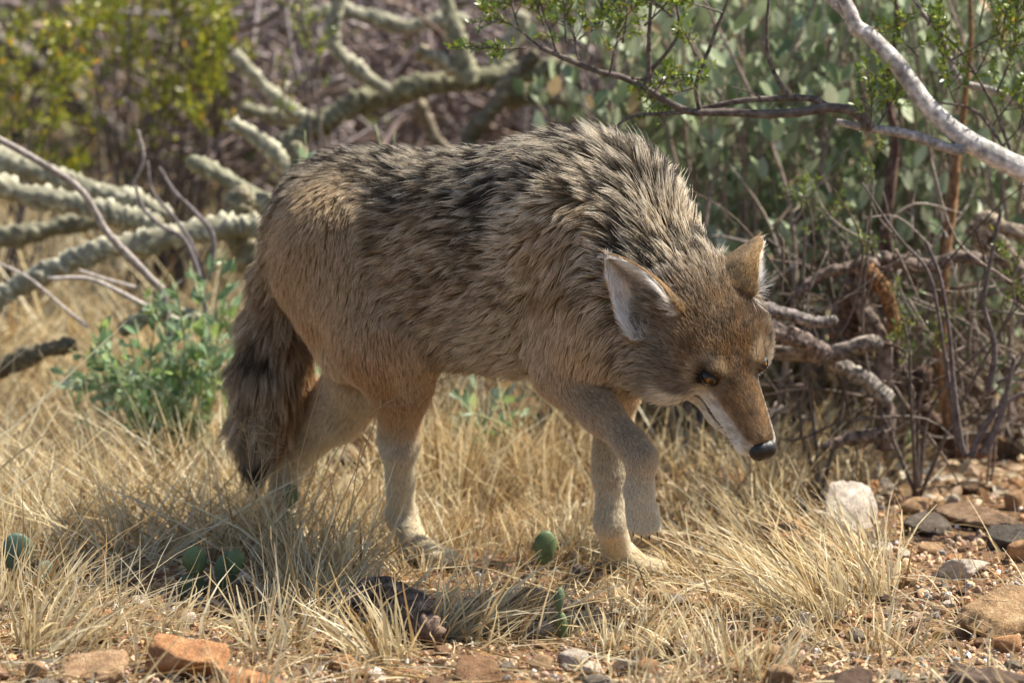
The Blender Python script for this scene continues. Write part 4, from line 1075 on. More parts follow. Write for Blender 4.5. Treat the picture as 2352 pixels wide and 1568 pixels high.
# gentle smoothing
def smooth_mesh(V, Q, it=3):
    e = np.vstack([Q[:, [0, 1]], Q[:, [1, 2]], Q[:, [2, 3]], Q[:, [3, 0]]])
    for _ in range(it):
        s = np.zeros_like(V); c = np.zeros(len(V))
        for i in range(3):
            s[:, i] = np.bincount(e[:, 0], V[e[:, 1], i], len(V)) + np.bincount(e[:, 1], V[e[:, 0], i], len(V))
        c = np.bincount(e[:, 0], minlength=len(V)) + np.bincount(e[:, 1], minlength=len(V))
        V = V * .5 + s / c[:, None] * .5
    return V
BV = smooth_mesh(BV, BQ, 3)
del Fd
def vert_normals(V, F):
    fn = np.cross(V[F[:, 2]] - V[F[:, 0]], V[F[:, 3 if F.shape[1] == 4 else 1]] - V[F[:, 1 if F.shape[1] == 4 else 0]])
    n = np.zeros_like(V)
    for i in range(3):
        for c in range(F.shape[1]): n[:, i] += np.bincount(F[:, c], fn[:, i], len(V))
    return nrm(n)
BN = vert_normals(BV, BQ)
# per-vertex blends of the shapes the skin grew from
W = np.stack([np.exp(-np.maximum(dist(p, BV) + .01, 0) / .010) for p in prims], 1)
W /= W.sum(1, keepdims=True)
VF = W @ np.stack([p['flow'] for p in prims]); VF -= BN * (VF * BN).sum(1, keepdims=True); VF = nrm(VF)
VL = W @ np.array([p['fl'] for p in prims])
ZN = ['trunk', 'neck', 'leg', 'paw', 'tail', 'head']
VZ = W @ np.array([[1.0 if p['zone'] == z else 0.0 for z in ZN] for p in prims])

# ---- ears: cupped shells with a furred back and a pale hollow
def ear(s):
    yb = H(-.110, s * .064, -.020)[1]
    base, tp = (P(1506, 742, yb - .030), P(1388, 582, yb - .005)) if s < 0 else (P(1692, 690, yb), P(1746, 542, yb + .045))
    e = nrm(tp - base)
    o = np.array([-.28, -.92, -.20]) if s < 0 else np.array([.90, .22, -.12]); o = nrm(o - e * (o @ e))
    w = np.cross(e, o)
    Lr = np.linalg.norm(tp - base); nv, nt_ = 22, 15
    vf = np.linspace(-.38, 1, nv)[:, None]; v = np.maximum(vf, 0); neg = np.maximum(-vf, 0); t = np.linspace(-1, 1, nt_)[None]
    half = (.036 if s < 0 else .043) * np.power(np.clip(1 - v ** (1.9 if s < 0 else 2.8), 0, 1), .62) * (1 + .06 * np.sin(np.pi * np.clip(v * 1.6, 0, 1))) + .0030 * (1 - v)
    half = half * (1 - 1.2 * neg)
    ang = np.radians(100) * (1 - v) + np.radians(48) * v
    R = half / np.sin(np.minimum(ang, np.pi / 2)) * np.where(ang > np.pi / 2, 1, 1)
    x = R * np.sin(t * ang); z = R * (np.cos(ang) - np.cos(t * ang)) + R * .25
    ax = v * Lr * (1 - .05 * t ** 2) + 0 * t
    bend = .010 * np.sin(np.pi * v)
    def shell(off):
        nrm2 = (w * np.sin(t * ang)[..., None] - o * np.cos(t * ang)[..., None])
        sink = (H(-.080, s * .030, -.040) - base)[None, None] * (neg[..., None] * 1.9)
        return base + sink + e * ax[..., None] + w * x[..., None] + o * (z - bend)[..., None] + nrm2 * off * (1 - .5 * v[..., None])
    outer = shell(.0035); inner = shell(-.0015)
    V = np.vstack([outer.reshape(-1, 3), inner.reshape(-1, 3)]); n = nv * nt_
    i = np.arange(nv - 1)[:, None] * nt_; j = np.arange(nt_ - 1)[None]
    q = np.stack([i + j, i + j + 1, i + nt_ + j + 1, i + nt_ + j], -1).reshape(-1, 4)
    Q = [q, q[:, ::-1] + n]
    k = np.arange(nv - 1)
    Q.append(np.stack([k * nt_, (k + 1) * nt_, (k + 1) * nt_ + n, k * nt_ + n], 1))
    Q.append(np.stack([k * nt_ + nt_ - 1 + n, (k + 1) * nt_ + nt_ - 1 + n, (k + 1) * nt_ + nt_ - 1, k * nt_ + nt_ - 1], 1))
    k = np.arange(nt_ - 1) + (nv - 1) * nt_
    Q.append(np.stack([k, k + 1, k + 1 + n, k + n], 1))
    Q = np.vstack(Q)
    Nn = vert_normals(V, Q)
    outv = np.concatenate([np.ones(n), np.zeros(n)])
    # is the shell wound outwards?
    c = base + e * Lr * .5
    if ((V[:n] - (V[n:])) * Nn[:n]).sum() < 0: Q = Q[:, ::-1]; Nn = -Nn
    vv = np.tile(np.broadcast_to(v - neg * .4, (nv, nt_)).ravel(), 2); tt = np.tile(np.broadcast_to(t, (nv, nt_)).ravel(), 2)
    fl = np.where(outv > .5, .0075, np.clip(.012 + .016 * np.abs(tt) ** 2 * (1 - vv) + .012 * (vv < .25), 0, .03))
    fw = np.where(outv[:, None] > .5, e[None], e[None] * .7 - w[None] * np.sign(tt)[:, None] * .8 + o[None] * .35)
    fw = nrm(fw - Nn * (fw * Nn).sum(1, keepdims=True))
    return V, Q, Nn, fw, fl, outv, vv, tt
EV = [ear(-1), ear(1)]

# everything the fur grows from, in one sheet
AV = [BV]; AQ = [BQ]; AN = [BN]; AF = [VF]; AL = [VL]; off = len(BV)
EZ = [np.zeros((len(BV), 4))]       # ear flag, outer, v, t
for V, Q, Nn, fw, fl, ov, vv, tt in EV:
    AV.append(V); AQ.append(Q + off); AN.append(Nn); AF.append(fw); AL.append(fl); off += len(V)
    EZ.append(np.stack([np.ones(len(V)), ov, vv, tt], 1))
AV = np.vstack(AV); AQ = np.vstack(AQ); AN = np.vstack(AN); AF = np.vstack(AF); AL = np.concatenate(AL); EZ = np.vstack(EZ)
AZ = np.zeros((len(AV), 6)); AZ[:len(BV)] = VZ; AZ[len(BV):, 5] = 1

EYE = [H(-.004, s * .0365, -.0145) for s in (-1, 1)]
MOUTH = [(H(.102, s * .006, -.045), H(.070, s * .022, -.051), H(.035, s * .029, -.057), H(.006, s * .034, -.062)) for s in (-1, 1)]
def seg_dist(p, a, b):
    ba = b - a; t = np.clip(((p - a) @ ba) / (ba @ ba), 0, 1)
    return np.linalg.norm(p - a - t[:, None] * ba, axis=1)
HIPZ = P(822, 545, .165); SHZ = P(1345, 560, -.11)
def mixc(a, b, t): return a * (1 - t)[:, None] + b * t[:, None]
def c3(*v): return np.array(v, float)
TAN, GREY, CREAM, DARK = c3(.56, .39, .205), c3(.46, .37, .255), c3(.95, .87, .72), c3(.05, .04, .033)
RUF, WHITE, PALE, BROWN = c3(.58, .32, .12), c3(.90, .85, .76), c3(.80, .66, .46), c3(.20, .14, .085)

def coat(p, Z, E):
    """base colour, strength of the pale band, strength of the dark tip for points p"""
    n = len(p)
    q = p - HIPZ
    t = (q @ HD) / ((SHZ - HIPZ) @ HD)               # 0 hip .. 1 shoulder
    lat = q @ NS
    zc = HIPZ[2] + (SHZ[2] - HIPZ[2]) * t
    v = (p[:, 2] - zc) / .15                          # -1 belly .. 1 back
    nz = fbm(p * 14, 21); nz2 = fbm(p * 38, 31); nz3 = fbm(p * np.array([30, 30, 12]), 41)
    base = mixc(np.tile(PALE, (n, 1)), np.tile(TAN, (n, 1)), sst(-1.0, -.30, v + (nz - .5) * .5))
    base = mixc(base, np.tile(GREY, (n, 1)), sst(.05, .8, v + (nz - .5) * .8) * .9)
    fore = sst(.42, .75, t)
    band = .28 + .30 * sst(-.2, .7, v) + .34 * fore + .7 * (nz2 - .5)
    tip = .26 + .66 * sst(.05, .9, v) + .7 * (nz - .5)
    # dark bars over the shoulder and behind it
    bar = np.exp(-((t - .645 - .06 * (v - .6)) / .026) ** 2) * sst(.12, .45, v) * sst(1.15, .85, v)
    bar = np.maximum(bar, np.exp(-((t - .775 + .04 * v) / .055) ** 2) * sst(-.35, .0, v) * sst(.75, .40, v) * sst(.28, .50, nz3))
    bar = np.maximum(bar, np.exp(-((t - .68) / .10) ** 2) * sst(.75, .95, v) * .6)
    tip = tip + bar * 1.0; band = band * (1 - .9 * bar); base = base * (1 - .75 * bar)[:, None]
    # neck: pale streaked mane
    nk = np.clip(Z[:, 1], 0, 1)
    hd_u = (p - HO) @ HU; hd_a = (p - HO) @ HA; hd_s = (p - HO) @ HS
    base = mixc(base, mixc(np.tile(c3(.60, .44, .235), (n, 1)), np.tile(GREY * .8, (n, 1)), sst(.4, .65, nz)), nk)
    band = band * (1 - nk) + nk * (.80 + .9 * (nz2 - .5)); tip = tip * (1 - nk) + nk * (.55 + 1.3 * (nz3 - .5))
    # legs: tan above, pale below
    lg = np.clip(Z[:, 2] + Z[:, 3], 0, 1)
    up = sst(.10, .36, p[:, 2])
    inner = sst(.0, .05, -lat)                        # far legs show their inner side
    legc = mixc(np.tile(c3(.82, .72, .55), (n, 1)), np.tile(c3(.66, .43, .20), (n, 1)), up * (.45 + .9 * nz))
    fl_y = p[:, 0] < P(1150, 0, 0)[0]
    ruf = fl_y * sst(.14, .24, p[:, 2]) * sst(.38, .28, p[:, 2]) * sst(.38, .6, nz)
    legc = mixc(legc, np.tile(RUF * .95, (n, 1)), ruf * .75)
    thigh = fl_y * sst(.30, .42, p[:, 2]); legc = mixc(legc, np.tile(TAN, (n, 1)), thigh)
    arm = (~fl_y) * sst(.34, .48, p[:, 2]); legc = mixc(legc, np.tile(TAN * .9, (n, 1)), arm)
    # dusky streak down the front of the near forearm
    fa, fb = P(1335, 880, -.24), P(1470, 1040, -.305)
    legc = mixc(legc, np.tile(BROWN * 1.5, (n, 1)), np.exp(-(seg_dist(p, fa, fb) / .016) ** 2) * .35)
    base = mixc(base, legc, lg); band = band * (1 - lg) + lg * .25; tip = tip * (1 - lg) + lg * (.10 + .2 * thigh + .3 * arm)
    # tail
    tl = np.clip(Z[:, 4], 0, 1)
    s = np.clip((TL[0][2] - p[:, 2]) / (TL[0][2] - TL[5][2]), 0, 1.2)
    side = (p[:, 0] - np.interp(p[:, 2], [q_[2] for q_ in TL][::-1], [q_[0] for q_ in TL][::-1])) / .04
    tc = mixc(np.tile(c3(.58, .43, .27), (n, 1)), np.tile(RUF * .8, (n, 1)), sst(-.1, .8, side + (nz - .5)) * sst(.3, .5, s))
    blk = np.exp(-((s - .47) / .07) ** 2) * sst(1.0, .1, np.abs(side + .45)) * .9
    blk = np.maximum(blk, sst(.84, 1.0, s + (nz - .5) * .25))
    blk = np.maximum(blk, .7 * np.exp(-((s - .18) / .08) ** 2) * sst(-.2, .5, side))
    tc = mixc(tc, np.tile(DARK, (n, 1)), blk)
    base = mixc(base, tc, tl); band = band * (1 - tl) + tl * .28 * (1 - blk); tip = tip * (1 - tl) + tl * (.22 + .6 * blk)
    # head
    hd = np.clip(Z[:, 5], 0, 1)
    top = sst(-.035, .0, hd_u)                        # crown and bridge
    hc = mixc(np.tile(c3(.43, .35, .265), (n, 1)), np.tile(c3(.47, .27, .105), (n, 1)), top)
    muz = sst(.005, .035, hd_a)
    hc = mixc(hc, np.tile(c3(.70, .44, .205), (n, 1)), muz * sst(-.05, -.03, hd_u))
    cr = sst(.012, .004, np.abs(hd_s)) * sst(-.04, .0, hd_a) * sst(.10, .07, hd_a)
    hc = mixc(hc, np.tile(c3(.40, .275, .165), (n, 1)), cr * .6)
    tipg = sst(.075, .1, hd_a) * sst(-.02, -.01, hd_u); hc = mixc(hc, np.tile(GREY * .8, (n, 1)), tipg * .6)
    lip = sst(-.020, -.030, hd_u + (hd_a - .05) * -.12) * sst(-.02, .03, hd_a)
    hc = mixc(hc, np.tile(WHITE, (n, 1)), lip)
    chin = sst(-.060, -.075, hd_u); hc = mixc(hc, np.tile(PALE, (n, 1)), chin * sst(-.14, -.02, hd_a))
    lowch = sst(-.05, -.065, hd_u) * sst(-.06, .0, hd_a); hc = mixc(hc, np.tile(WHITE * .9, (n, 1)), lowch)
    for e in EYE:
        dd = p - e; ea, es, eu = dd @ HA, dd @ HS, dd @ HU
        r = np.sqrt((ea / 1.25) ** 2 + (es) ** 2 + (eu) ** 2)
        ring = np.exp(-((r - .0215) / .006) ** 2)
        hc = mixc(hc, np.tile(c3(.78, .64, .44), (n, 1)), ring * .75)
        hc = mixc(hc, np.tile(DARK * .7, (n, 1)), sst(.0165, .0130, r))
        ic = e + HA * .020 - HS * np.sign((e - HO) @ HS) * .006 + HU * .004
        hc = mixc(hc, np.tile(BROWN * .7, (n, 1)), np.exp(-(np.linalg.norm(p - ic, axis=1) / .011) ** 2) * .65)
        br = e - HA * .020 + HU * .010 - HS * np.sign((e - HO) @ HS) * .004
        hc = mixc(hc, np.tile(c3(.80, .66, .44), (n, 1)), np.exp(-(np.linalg.norm(p - br, axis=1) / .010) ** 2) * .7)
    for sg in (-1, 1):
        hc = mixc(hc, np.tile(c3(.30, .20, .12), (n, 1)), np.exp(-(seg_dist(p, H(.015, sg * .026, -.014), H(.085, sg * .013, -.020)) / .007) ** 2) * .45)
    chk = sst(-.03, -.055, hd_u) * sst(-.115, -.07, hd_a) * sst(-.005, -.035, hd_a)
    hc = mixc(hc, np.tile(c3(.34, .285, .225), (n, 1)), chk * .6)
    dsk = fbm(p * 60, 91)
    hc = mixc(hc, np.tile(BROWN * .8, (n, 1)), sst(.5, .75, dsk) * sst(.0, -.05, hd_a) * .7)
    # dusky line from the inner eye corner down the muzzle side
    for m in MOUTH:
        for a_, b_ in zip(m[:-1], m[1:]):
            hc = mixc(hc, np.tile(DARK, (n, 1)), sst(.0065, .0030, seg_dist(p, a_, b_)) * .6)
    base = mixc(base, hc, hd)
    grz = sst(-.02, -.05, hd_a)
    band = band * (1 - hd) + hd * (.12 + .30 * grz + .5 * (nz2 - .5)); tip = tip * (1 - hd) + hd * (.10 + .55 * grz * sst(.08, .0, hd_a)) * (1 - lip)
    # ears
    ef = E[:, 0] > .5
    ec_out = mixc(np.tile(c3(.30, .195, .10), (n, 1)), np.tile(c3(.62, .38, .15), (n, 1)), np.clip(sst(.55, .95, np.abs(E[:, 3])) + sst(.80, 1, E[:, 2]), 0, 1))
    ec_out = mixc(ec_out, np.tile(TAN, (n, 1)), sst(.22, .0, E[:, 2]))
    ec_in = mixc(np.tile(c3(.50, .41, .34), (n, 1)), np.tile(c3(.86, .80, .72), (n, 1)), np.clip(sst(.15, .8, np.abs(E[:, 3])) + .25, 0, 1))
    ec = np.where(E[:, 1:2] > .5, ec_out, ec_in)
    base = np.where(ef[:, None], ec, base); band = np.where(ef, .1, band); tip = np.where(ef, .12 * E[:, 1], tip)
    return np.clip(base, .01, .9), np.clip(band, 0, 1), np.clip(tip, 0, 1)

C0 = HIPZ * 0
coyote = empty('coyote', tuple(C0))
tag(coyote, 'grey and tan coyote stalking with lowered head and one raised forepaw', 'coyote')
bc, bb, bt = coat(AV, AZ, EZ)
m_skin = mat_col('coyote_skin', rough=.9, spec=.1, var=(.75, 1.1), scale=120)
body = obj('body', mesh_data('body', AV, AQ, m_skin, bc * .55), coyote)

# ---- claws at the toe ends
m_claw = mat_col('claw', rough=.4, spec=.5)
for pr in [q_ for q_ in prims if q_['zone'] == 'paw' and abs(q_['fl'] - .004) < 1e-6]:
    d_ = nrm(pr['b'] - pr['a']); s0 = pr['b'] + d_ * pr['rb'] * .6
    V, F = tube(np.array([s0, s0 + d_ * .004 - UP * .001, s0 + d_ * .007 - UP * .004]), [.0016, .0012, .0003], 6)
    obj('claw', mesh_data('claw', V, F, m_claw, np.full((len(V), 3), .035)), coyote)

# ---- fur
def grow(nh, dens_v, seed):
    r = np.random.default_rng(seed)
    T = np.vstack([AQ[:, [0, 1, 2]], AQ[:, [0, 2, 3]]])
    ar = np.linalg.norm(np.cross(AV[T[:, 1]] - AV[T[:, 0]], AV[T[:, 2]] - AV[T[:, 0]]), axis=1)
    pr = ar * dens_v[T].mean(1); pr /= pr.sum()
    ti = r.choice(len(T), nh, p=pr)
    u, v = r.random(nh), r.random(nh); f = u + v > 1; u[f] = 1 - u[f]; v[f] = 1 - v[f]
    w = np.stack([1 - u - v, u, v], 1)
    I = T[ti]
    def itp(A): return (A[I] * w[..., None]).sum(1) if A.ndim == 2 else (A[I] * w).sum(1)
    return itp(AV), nrm(itp(AN)), nrm(itp(AF)), itp(AL), itp(AZ), itp(EZ), r
HEADV = np.clip(AZ[:, 5], 0, 1)
dens = np.clip(.030 / np.maximum(AL, .004), .8, 4.0) * (1 + .5 * HEADV)
dens[len(BV):] = 3.2
# no fur on the eyes or nose
NOSE_C = H(.104, 0, -.0255)
dn = np.linalg.norm(AV - NOSE_C, axis=1); dens[dn < .014] = 0
EHOR = []
for e, s in zip(EYE, (-1, 1)):
    lk = nrm(HA * .42 + HS * (s * .62) + HU * .66); hr_ = HA * .55 - HS * (s * .62); hr_ = nrm(hr_ - lk * (hr_ @ lk)); vr_ = np.cross(lk, hr_)
    if vr_ @ HU < 0: vr_ = -vr_
    EHOR.append((lk, hr_, vr_)); dv = AV - e
    dens[(np.sqrt(((dv @ hr_) / .0150) ** 2 + ((dv @ vr_) / .0085) ** 2) < 1) & (dv @ lk > 0)] = 0
dens *= np.where(AN @ np.array([0, 1, 0]) > .6, .6, 1.0)
NH = 330000
p, nn, fl, ln, zz, ee, r = grow(NH, dens, 5)
# clumps: each hair leans to the tip of its tuft
NCL = 16000
ci = r.choice(NH, NCL, replace=False)
kd = KDTree(NCL)
for i, k_ in enumerate(ci): kd.insert(p[k_], i)
kd.balance()
cl = np.array([kd.find(q)[1] for q in p])
def lay(nn, fl, ln, lift, p):
    """a hair as 6 points"""
    ts = np.linspace(0, 1, 6)
    d1 = nn * np.sin(lift)[:, None] + fl * np.cos(lift)[:, None]
    d2 = nrm(nn * np.sin(lift * .35)[:, None] + fl * np.cos(lift * .35)[:, None] + np.array([0, 0, -.18]))
    return p[:, None] + ln[:, None, None] * (d1[:, None] * (ts - .5 * ts ** 2)[None, :, None] + d2[:, None] * (.5 * ts ** 2)[None, :, None])
sw = np.stack([fbm(p * 9, 51) - .5, fbm(p * 9, 61) - .5, fbm(p * 9, 71) - .5], 1)
sw2 = np.stack([vnoise(p * 40, 51) - .5, vnoise(p * 40, 61) - .5, vnoise(p * 40, 71) - .5], 1)
isl = sst(.008, .03, ln)
fl2 = nrm(fl + sw * .7 * isl[:, None] + sw2 * .7 * isl[:, None] + r.normal(size=p.shape) * .12)
fl2 = nrm(fl2 - nn * (fl2 * nn).sum(1, keepdims=True))
lift = np.radians(34) + np.radians(18) * (fbm(p * 22, 81) - .3) + r.normal(size=NH) * .10
dorsal = sst(.3, .9, nn[:, 2]) * np.clip(zz[:, 0] + zz[:, 1], 0, 1)
lift = lift + dorsal * .12
lift = np.where(ee[:, 0] > .5, .30, lift)
lnv = ln * (.72 + .5 * r.random(NH)) * (1 + .15 * dorsal)
long_ = (r.random(NH) < .10) * np.clip(zz[:, 0] + zz[:, 1] + zz[:, 4], 0, 1)
lnv = lnv * (1 + .35 * long_)
pts = lay(nn, fl2, lnv, np.clip(lift, .1, 1.2), p)
tips = pts[:, -1][ci]; roots = p[ci]
ts = np.linspace(0, 1, 6)
pull = (.62 * isl * sst(0, .5, np.clip(zz[:, 0] + zz[:, 1] + .8 * zz[:, 4] + .4 * zz[:, 2], 0, 1)))
target = p[:, None] + (pts[ci][cl] - roots[cl][:, None]) * (lnv / lnv[ci][cl])[:, None, None]
target = target + (roots[cl] - p)[:, None] * (ts ** 1.4)[None, :, None] * .85
pts = pts + (target - pts) * (pull[:, None] * np.sqrt(ts)[None])[..., None]
base, band, tip = coat(p, zz, ee)
clr = r.random(NCL)[cl]; hr = r.random(NH)
trk = np.clip(zz[:, 0] + zz[:, 1] + zz[:, 4], 0, 1)
band = np.clip(band + (clr - .5) * .9 * trk * .8 + (hr - .5) * .35, 0, 1)
tip = np.clip(tip - (clr - .5) * .9 * trk + (r.random(NH) - .5) * .4, 0, 1)
lum = (.82 + .36 * hr) * (1 - .18 * trk + .36 * trk * clr)
tuftn = .55 * clr + .45 * sst(.3, .7, fbm(p * np.array([34, 34, 22]), 131))
tsel = np.clip(zz[:, 1] + zz[:, 0] * (.35 + .65 * sst(.55, .85, ((p - HIPZ) @ HD) / ((SHZ - HIPZ) @ HD))), 0, 1) * sst(.36, .50, p[:, 2])
lightk = sst(.50, .68, tuftn) * tsel; darkk = sst(.46, .30, tuftn) * tsel
band = np.clip(band + lightk * .55 - darkk * .45, 0, 1); tip = np.clip(tip - lightk * .5 + darkk * .35, 0, 1)
base = base * (1 - .42 * darkk + .10 * lightk)[:, None]
cols = np.zeros((NH, 6, 3))
for k_, t_ in enumerate(ts):
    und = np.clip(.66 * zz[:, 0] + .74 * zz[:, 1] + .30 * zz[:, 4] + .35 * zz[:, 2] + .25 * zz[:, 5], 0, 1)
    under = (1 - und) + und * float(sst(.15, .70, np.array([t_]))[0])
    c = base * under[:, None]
    bw = float(sst(.45, .75, np.array([t_]))[0])
    c = mixc(c, np.tile(CREAM, (NH, 1)) * .75 + base * .25, band * bw)
    tw = float(sst(.72, .98, np.array([t_]))[0]); sm = float(sst(.25, .6, np.array([t_]))[0])
    c = mixc(c, np.tile(DARK, (NH, 1)), np.clip(tip * tw * .55 + sst(.62, 1.0, tip) * sm * .8, 0, 1))
    cols[:, k_] = c
lite = sst(.45, .70, base.mean(1))
sc = .76 + .30 * np.clip(zz[:, 2] + zz[:, 3], 0, 1) + .12 * np.clip(zz[:, 1], 0, 1) - .10 * np.clip(zz[:, 5], 0, 1) * (1 - lite) + .34 * np.clip(zz[:, 5], 0, 1) * lite
shrt = np.clip(.22 * (zz[:, 2] + zz[:, 3]) + zz[:, 5], 0, 1)
mott = 1 + shrt * ((fbm(p * 95, 141) - .5) * 1.1 + (fbm(p * 260, 151) - .5) * .9)
cols = np.clip(cols * (lum * sc * mott)[:, None, None], .008, .92)
rad = np.where(ee[:, 0] > .5, .00022, .00022 + .00016 * isl)
rads = rad[:, None] * np.array([1.0, 1.05, .95, .8, .55, .15])[None]

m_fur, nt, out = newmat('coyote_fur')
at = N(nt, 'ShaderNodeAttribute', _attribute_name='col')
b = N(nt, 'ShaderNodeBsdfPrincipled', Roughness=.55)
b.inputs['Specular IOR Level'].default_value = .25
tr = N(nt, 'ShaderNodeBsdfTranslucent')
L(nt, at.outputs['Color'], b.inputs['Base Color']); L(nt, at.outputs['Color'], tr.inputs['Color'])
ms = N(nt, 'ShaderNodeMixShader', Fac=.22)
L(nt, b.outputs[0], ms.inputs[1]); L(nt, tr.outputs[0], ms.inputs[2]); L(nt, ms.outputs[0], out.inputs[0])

def hair_object(name, pts, rads, cols, mat, parent):
    hc = bpy.data.hair_curves.new(name)
    n, k = pts.shape[:2]
    hc.add_curves([k] * n)
    hc.attributes['position'].data.foreach_set('vector', pts.astype(np.float32).ravel())
    ra = hc.attributes.get('radius') or hc.attributes.new('radius', 'FLOAT', 'POINT')
    ra.data.foreach_set('value', rads.astype(np.float32).ravel())
    ca = hc.attributes.new('col', 'FLOAT_COLOR', 'POINT')
    c4 = np.ones((n * k, 4), np.float32); c4[:, :3] = cols.reshape(-1, 3)
    ca.data.foreach_set('color', c4.ravel())
    hc.materials.append(mat)
    o = bpy.data.objects.new(name, hc); COL.objects.link(o); o.parent = parent
    return o
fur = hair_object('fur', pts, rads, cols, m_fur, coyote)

# ---- nose
def lump(fn, lo, hi, h, it=1):
    dim = np.ceil((hi - lo) / h).astype(int) + 1
    g = np.stack(np.meshgrid(*[lo[i] + np.arange(dim[i]) * h for i in range(3)], indexing='ij'), -1)
    V, Q = surface_nets(fn(g.reshape(-1, 3)).reshape(dim), lo, h)
    return smooth_mesh(V, Q, it), Q
def nose_fn(p):
    q = (p - NOSE_C) @ HB.T
    e = lambda c, r_: (np.linalg.norm((q - c) / r_, axis=1) - 1) * min(r_)
    d = e(np.array([.002, 0, .001]), np.array([.0130, .0160, .0140]))
    for s in (-1, 1):
        d2 = e(np.array([.003, s * .0085, -.001]), np.array([.0110, .0090, .0125])); k = .006
        hh = np.maximum(k - np.abs(d - d2), 0) / k; d = np.minimum(d, d2) - hh * hh * k * .25
    d = np.maximum(d, -(np.abs(q[:, 1]) - .0007 + np.maximum(q[:, 2] - .004, 0) * .5 - np.maximum(q[:, 0] - .008, 0) * .1) * -1 - .001) if False else d
    for s in (-1, 1):
        hole = e(np.array([.0125, s * .0078, -.0012]), np.array([.0055, .0036, .0032])); d = np.maximum(d, -hole)
    return d
V, Q = lump(nose_fn, NOSE_C - .026, NOSE_C + .026, .0011, 1)
m_nose, nt, out = newmat('nose_leather')
b = N(nt, 'ShaderNodeBsdfPrincipled', Roughness=.38); b.inputs['Base Color'].default_value = (.008, .0072, .007, 1)
tc = N(nt, 'ShaderNodeTexCoord'); vo = N(nt, 'ShaderNodeTexVoronoi', Scale=900); bp = N(nt, 'ShaderNodeBump', Strength=.5, Distance=.0006)
L(nt, tc.outputs['Object'], vo.inputs['Vector']); L(nt, vo.outputs['Distance'], bp.inputs['Height']); L(nt, bp.outputs[0], b.inputs['Normal']); L(nt, b.outputs[0], out.inputs[0])
obj('nose', mesh_data('nose', V, Q, m_nose), coyote)['label'] = 'shiny black leathery nose'

# ---- eyes: dark ball, amber iris, black pupil, clear wet cornea, dark lids
def dome(c, d, up, rx, ry, r0, bulge, nr=6, na=24):
    x = nrm(np.cross(up, d)); y = np.cross(d, x)
    V = [c + d * (r0 + bulge)]
    for i in range(1, nr + 1):
        f = i / nr
        for a in np.arange(na) / na * 2 * np.pi:
            V.append(c + x * rx * f * math.cos(a) + y * ry * f * math.sin(a) + d * (r0 + bulge * (1 - f * f)))
    F3 = [(0, 1 + j, 1 + (j + 1) % na) for j in range(na)]
    F4 = [(1 + (i - 1) * na + j, 1 + i * na + j, 1 + i * na + (j + 1) % na, 1 + (i - 1) * na + (j + 1) % na) for i in range(1, nr) for j in range(na)]
    return np.array(V), [np.array(F3), np.array(F4)]
def plain(name, c, rough, spec=.5):
    m, nt, out = newmat(name); b = N(nt, 'ShaderNodeBsdfPrincipled', Roughness=rough)
    b.inputs['Base Color'].default_value = (*c, 1); b.inputs['Specular IOR Level'].default_value = spec
    v, tcx = noise_var(nt, 300, .8, 1.2); hs = N(nt, 'ShaderNodeHueSaturation'); hs.inputs['Color'].default_value = (*c, 1)
    L(nt, v, hs.inputs['Value']); L(nt, hs.outputs[0], b.inputs['Base Color'])
    L(nt, b.outputs[0], out.inputs[0]); return m
m_ball, m_iris, m_pup = plain('eye_dark', (.015, .010, .007), .12), plain('iris_amber', (.21, .088, .014), .2), plain('pupil', (.003, .003, .003), .08)
m_lid = plain('eyelid_skin', (.016, .012, .010), .45)
ER = .0128
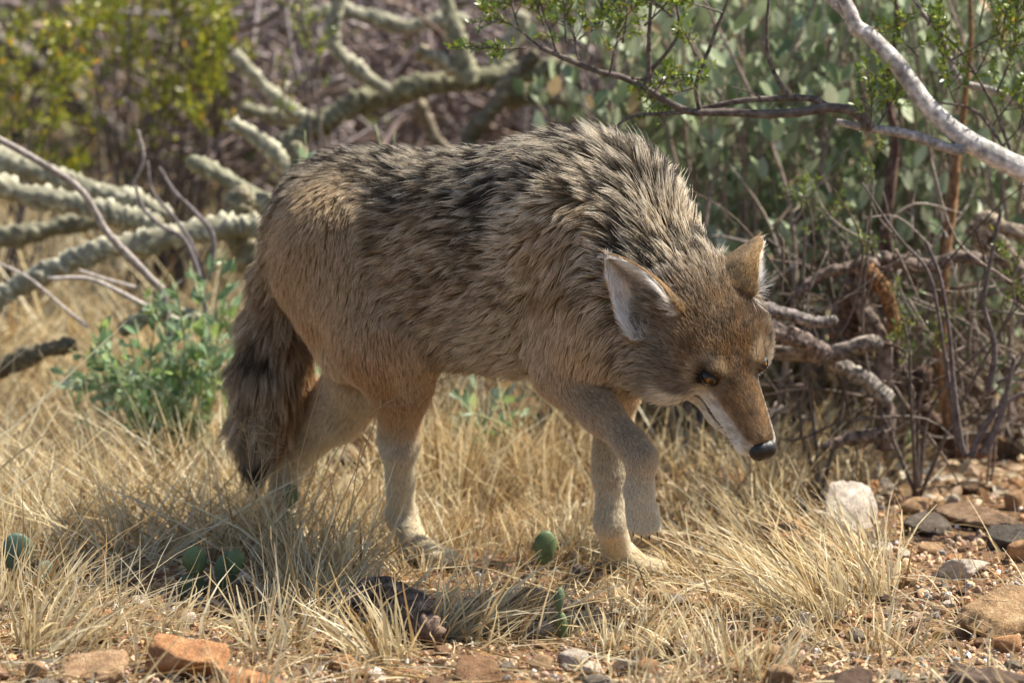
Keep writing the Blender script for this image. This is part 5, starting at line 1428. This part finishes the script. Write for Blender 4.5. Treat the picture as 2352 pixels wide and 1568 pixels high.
for e, s in zip(EYE, (-1, 1)):
    look = nrm(HA * .42 + HS * (s * .62) + HU * .66)
    th, ph = np.meshgrid(np.linspace(0, np.pi, 13)[1:-1], np.arange(20) / 20 * 2 * np.pi, indexing='ij')
    S_ = np.stack([np.sin(th) * np.cos(ph), np.sin(th) * np.sin(ph), np.cos(th)], -1).reshape(-1, 3) * ER
    i = np.arange(10)[:, None] * 20; j = np.arange(20)[None]; j2 = (j + 1) % 20
    q4 = np.stack([i + j, i + j2, i + 20 + j2, i + 20 + j], -1).reshape(-1, 4)[:, ::-1]
    n0 = len(S_)
    Vb = np.vstack([S_, [[0, 0, ER], [0, 0, -ER]]]) + e
    k = np.arange(20); k2 = (k + 1) % 20
    t3 = np.vstack([np.stack([k, k2, np.full(20, n0)], 1), np.stack([k2 + 180 + 20, k + 180 + 20, np.full(20, n0 + 1)], 1)])
    eye = obj('eye', mesh_data('eye', Vb, [q4, t3], m_ball), coyote)
    gaze = nrm(HA * .70 + HS * (s * .42) + HU * .50)
    gaze = nrm(gaze + np.array([.12, -.25, -.10]))
    V, F = dome(e, gaze, HU, .0070, .0070, ER * .84, .0026); obj('iris', mesh_data('iris', V, F, m_iris), eye)
    V, F = dome(e, gaze, HU, .0033, .0033, ER * .84 + .0021, .0008); obj('pupil', mesh_data('pupil', V, F, m_pup), eye)
    # lids: a ring with an almond opening, slanting down to the nose
    look, hor, ver = EHOR[0 if s < 0 else 1]
    na = 36; rings = []
    for f in (0, .35, .7, 1.0):
        pts_ = []
        for a in np.arange(na) / na * 2 * np.pi:
            ca, sa = math.cos(a), math.sin(a)
            x0 = .0118 * ca + .0012; y0 = (.0030 if sa > 0 else .0050) * np.sign(sa) * abs(sa) ** .9 * (1 - .25 * abs(ca) ** 3)
            x1 = .0175 * ca + .0012; y1 = .0100 * sa
            x, y = x0 + (x1 - x0) * f, y0 + (y1 - y0) * f
            rr = ER * 1.10 + .0006 * math.sin(f * math.pi)
            zz_ = math.sqrt(max(rr * rr - min(x * x + y * y, rr * rr * .93), 0)) - .0035 * f
            pts_.append(e + hor * x + ver * y + look * zz_)
        rings.append(pts_)
    Vl = np.array(rings).reshape(-1, 3)
    i = np.arange(3)[:, None] * na; j = np.arange(na)[None]; j2 = (j + 1) % na
    obj('eyelid', mesh_data('eyelid', Vl, np.stack([i + j, i + j2, i + na + j2, i + na + j], -1).reshape(-1, 4), m_lid), eye)

# ---- whiskers
wp = []
for s in (-1, 1):
    for i in range(11):
        r0 = H(.055 + .035 * rng.random(), s * (.017 + .003 * rng.random()), -.030 - .010 * rng.random())
        d = nrm(HS * s * (.6 + .3 * rng.random()) - HA * (.5 * rng.random()) - HU * (.2 + .5 * rng.random()))
        Lw = .030 + .03 * rng.random(); t_ = np.linspace(0, 1, 6)[:, None]
        wp.append(r0 + d * Lw * t_ - HA * .012 * t_ ** 2 + np.array([0, 0, -.010]) * t_ ** 2)
wp = np.array(wp)
hair_object('whiskers', wp, np.full(wp.shape[:2], .00016) * np.linspace(1, .4, 6)[None], np.full(wp.shape, .10), m_fur, coyote)
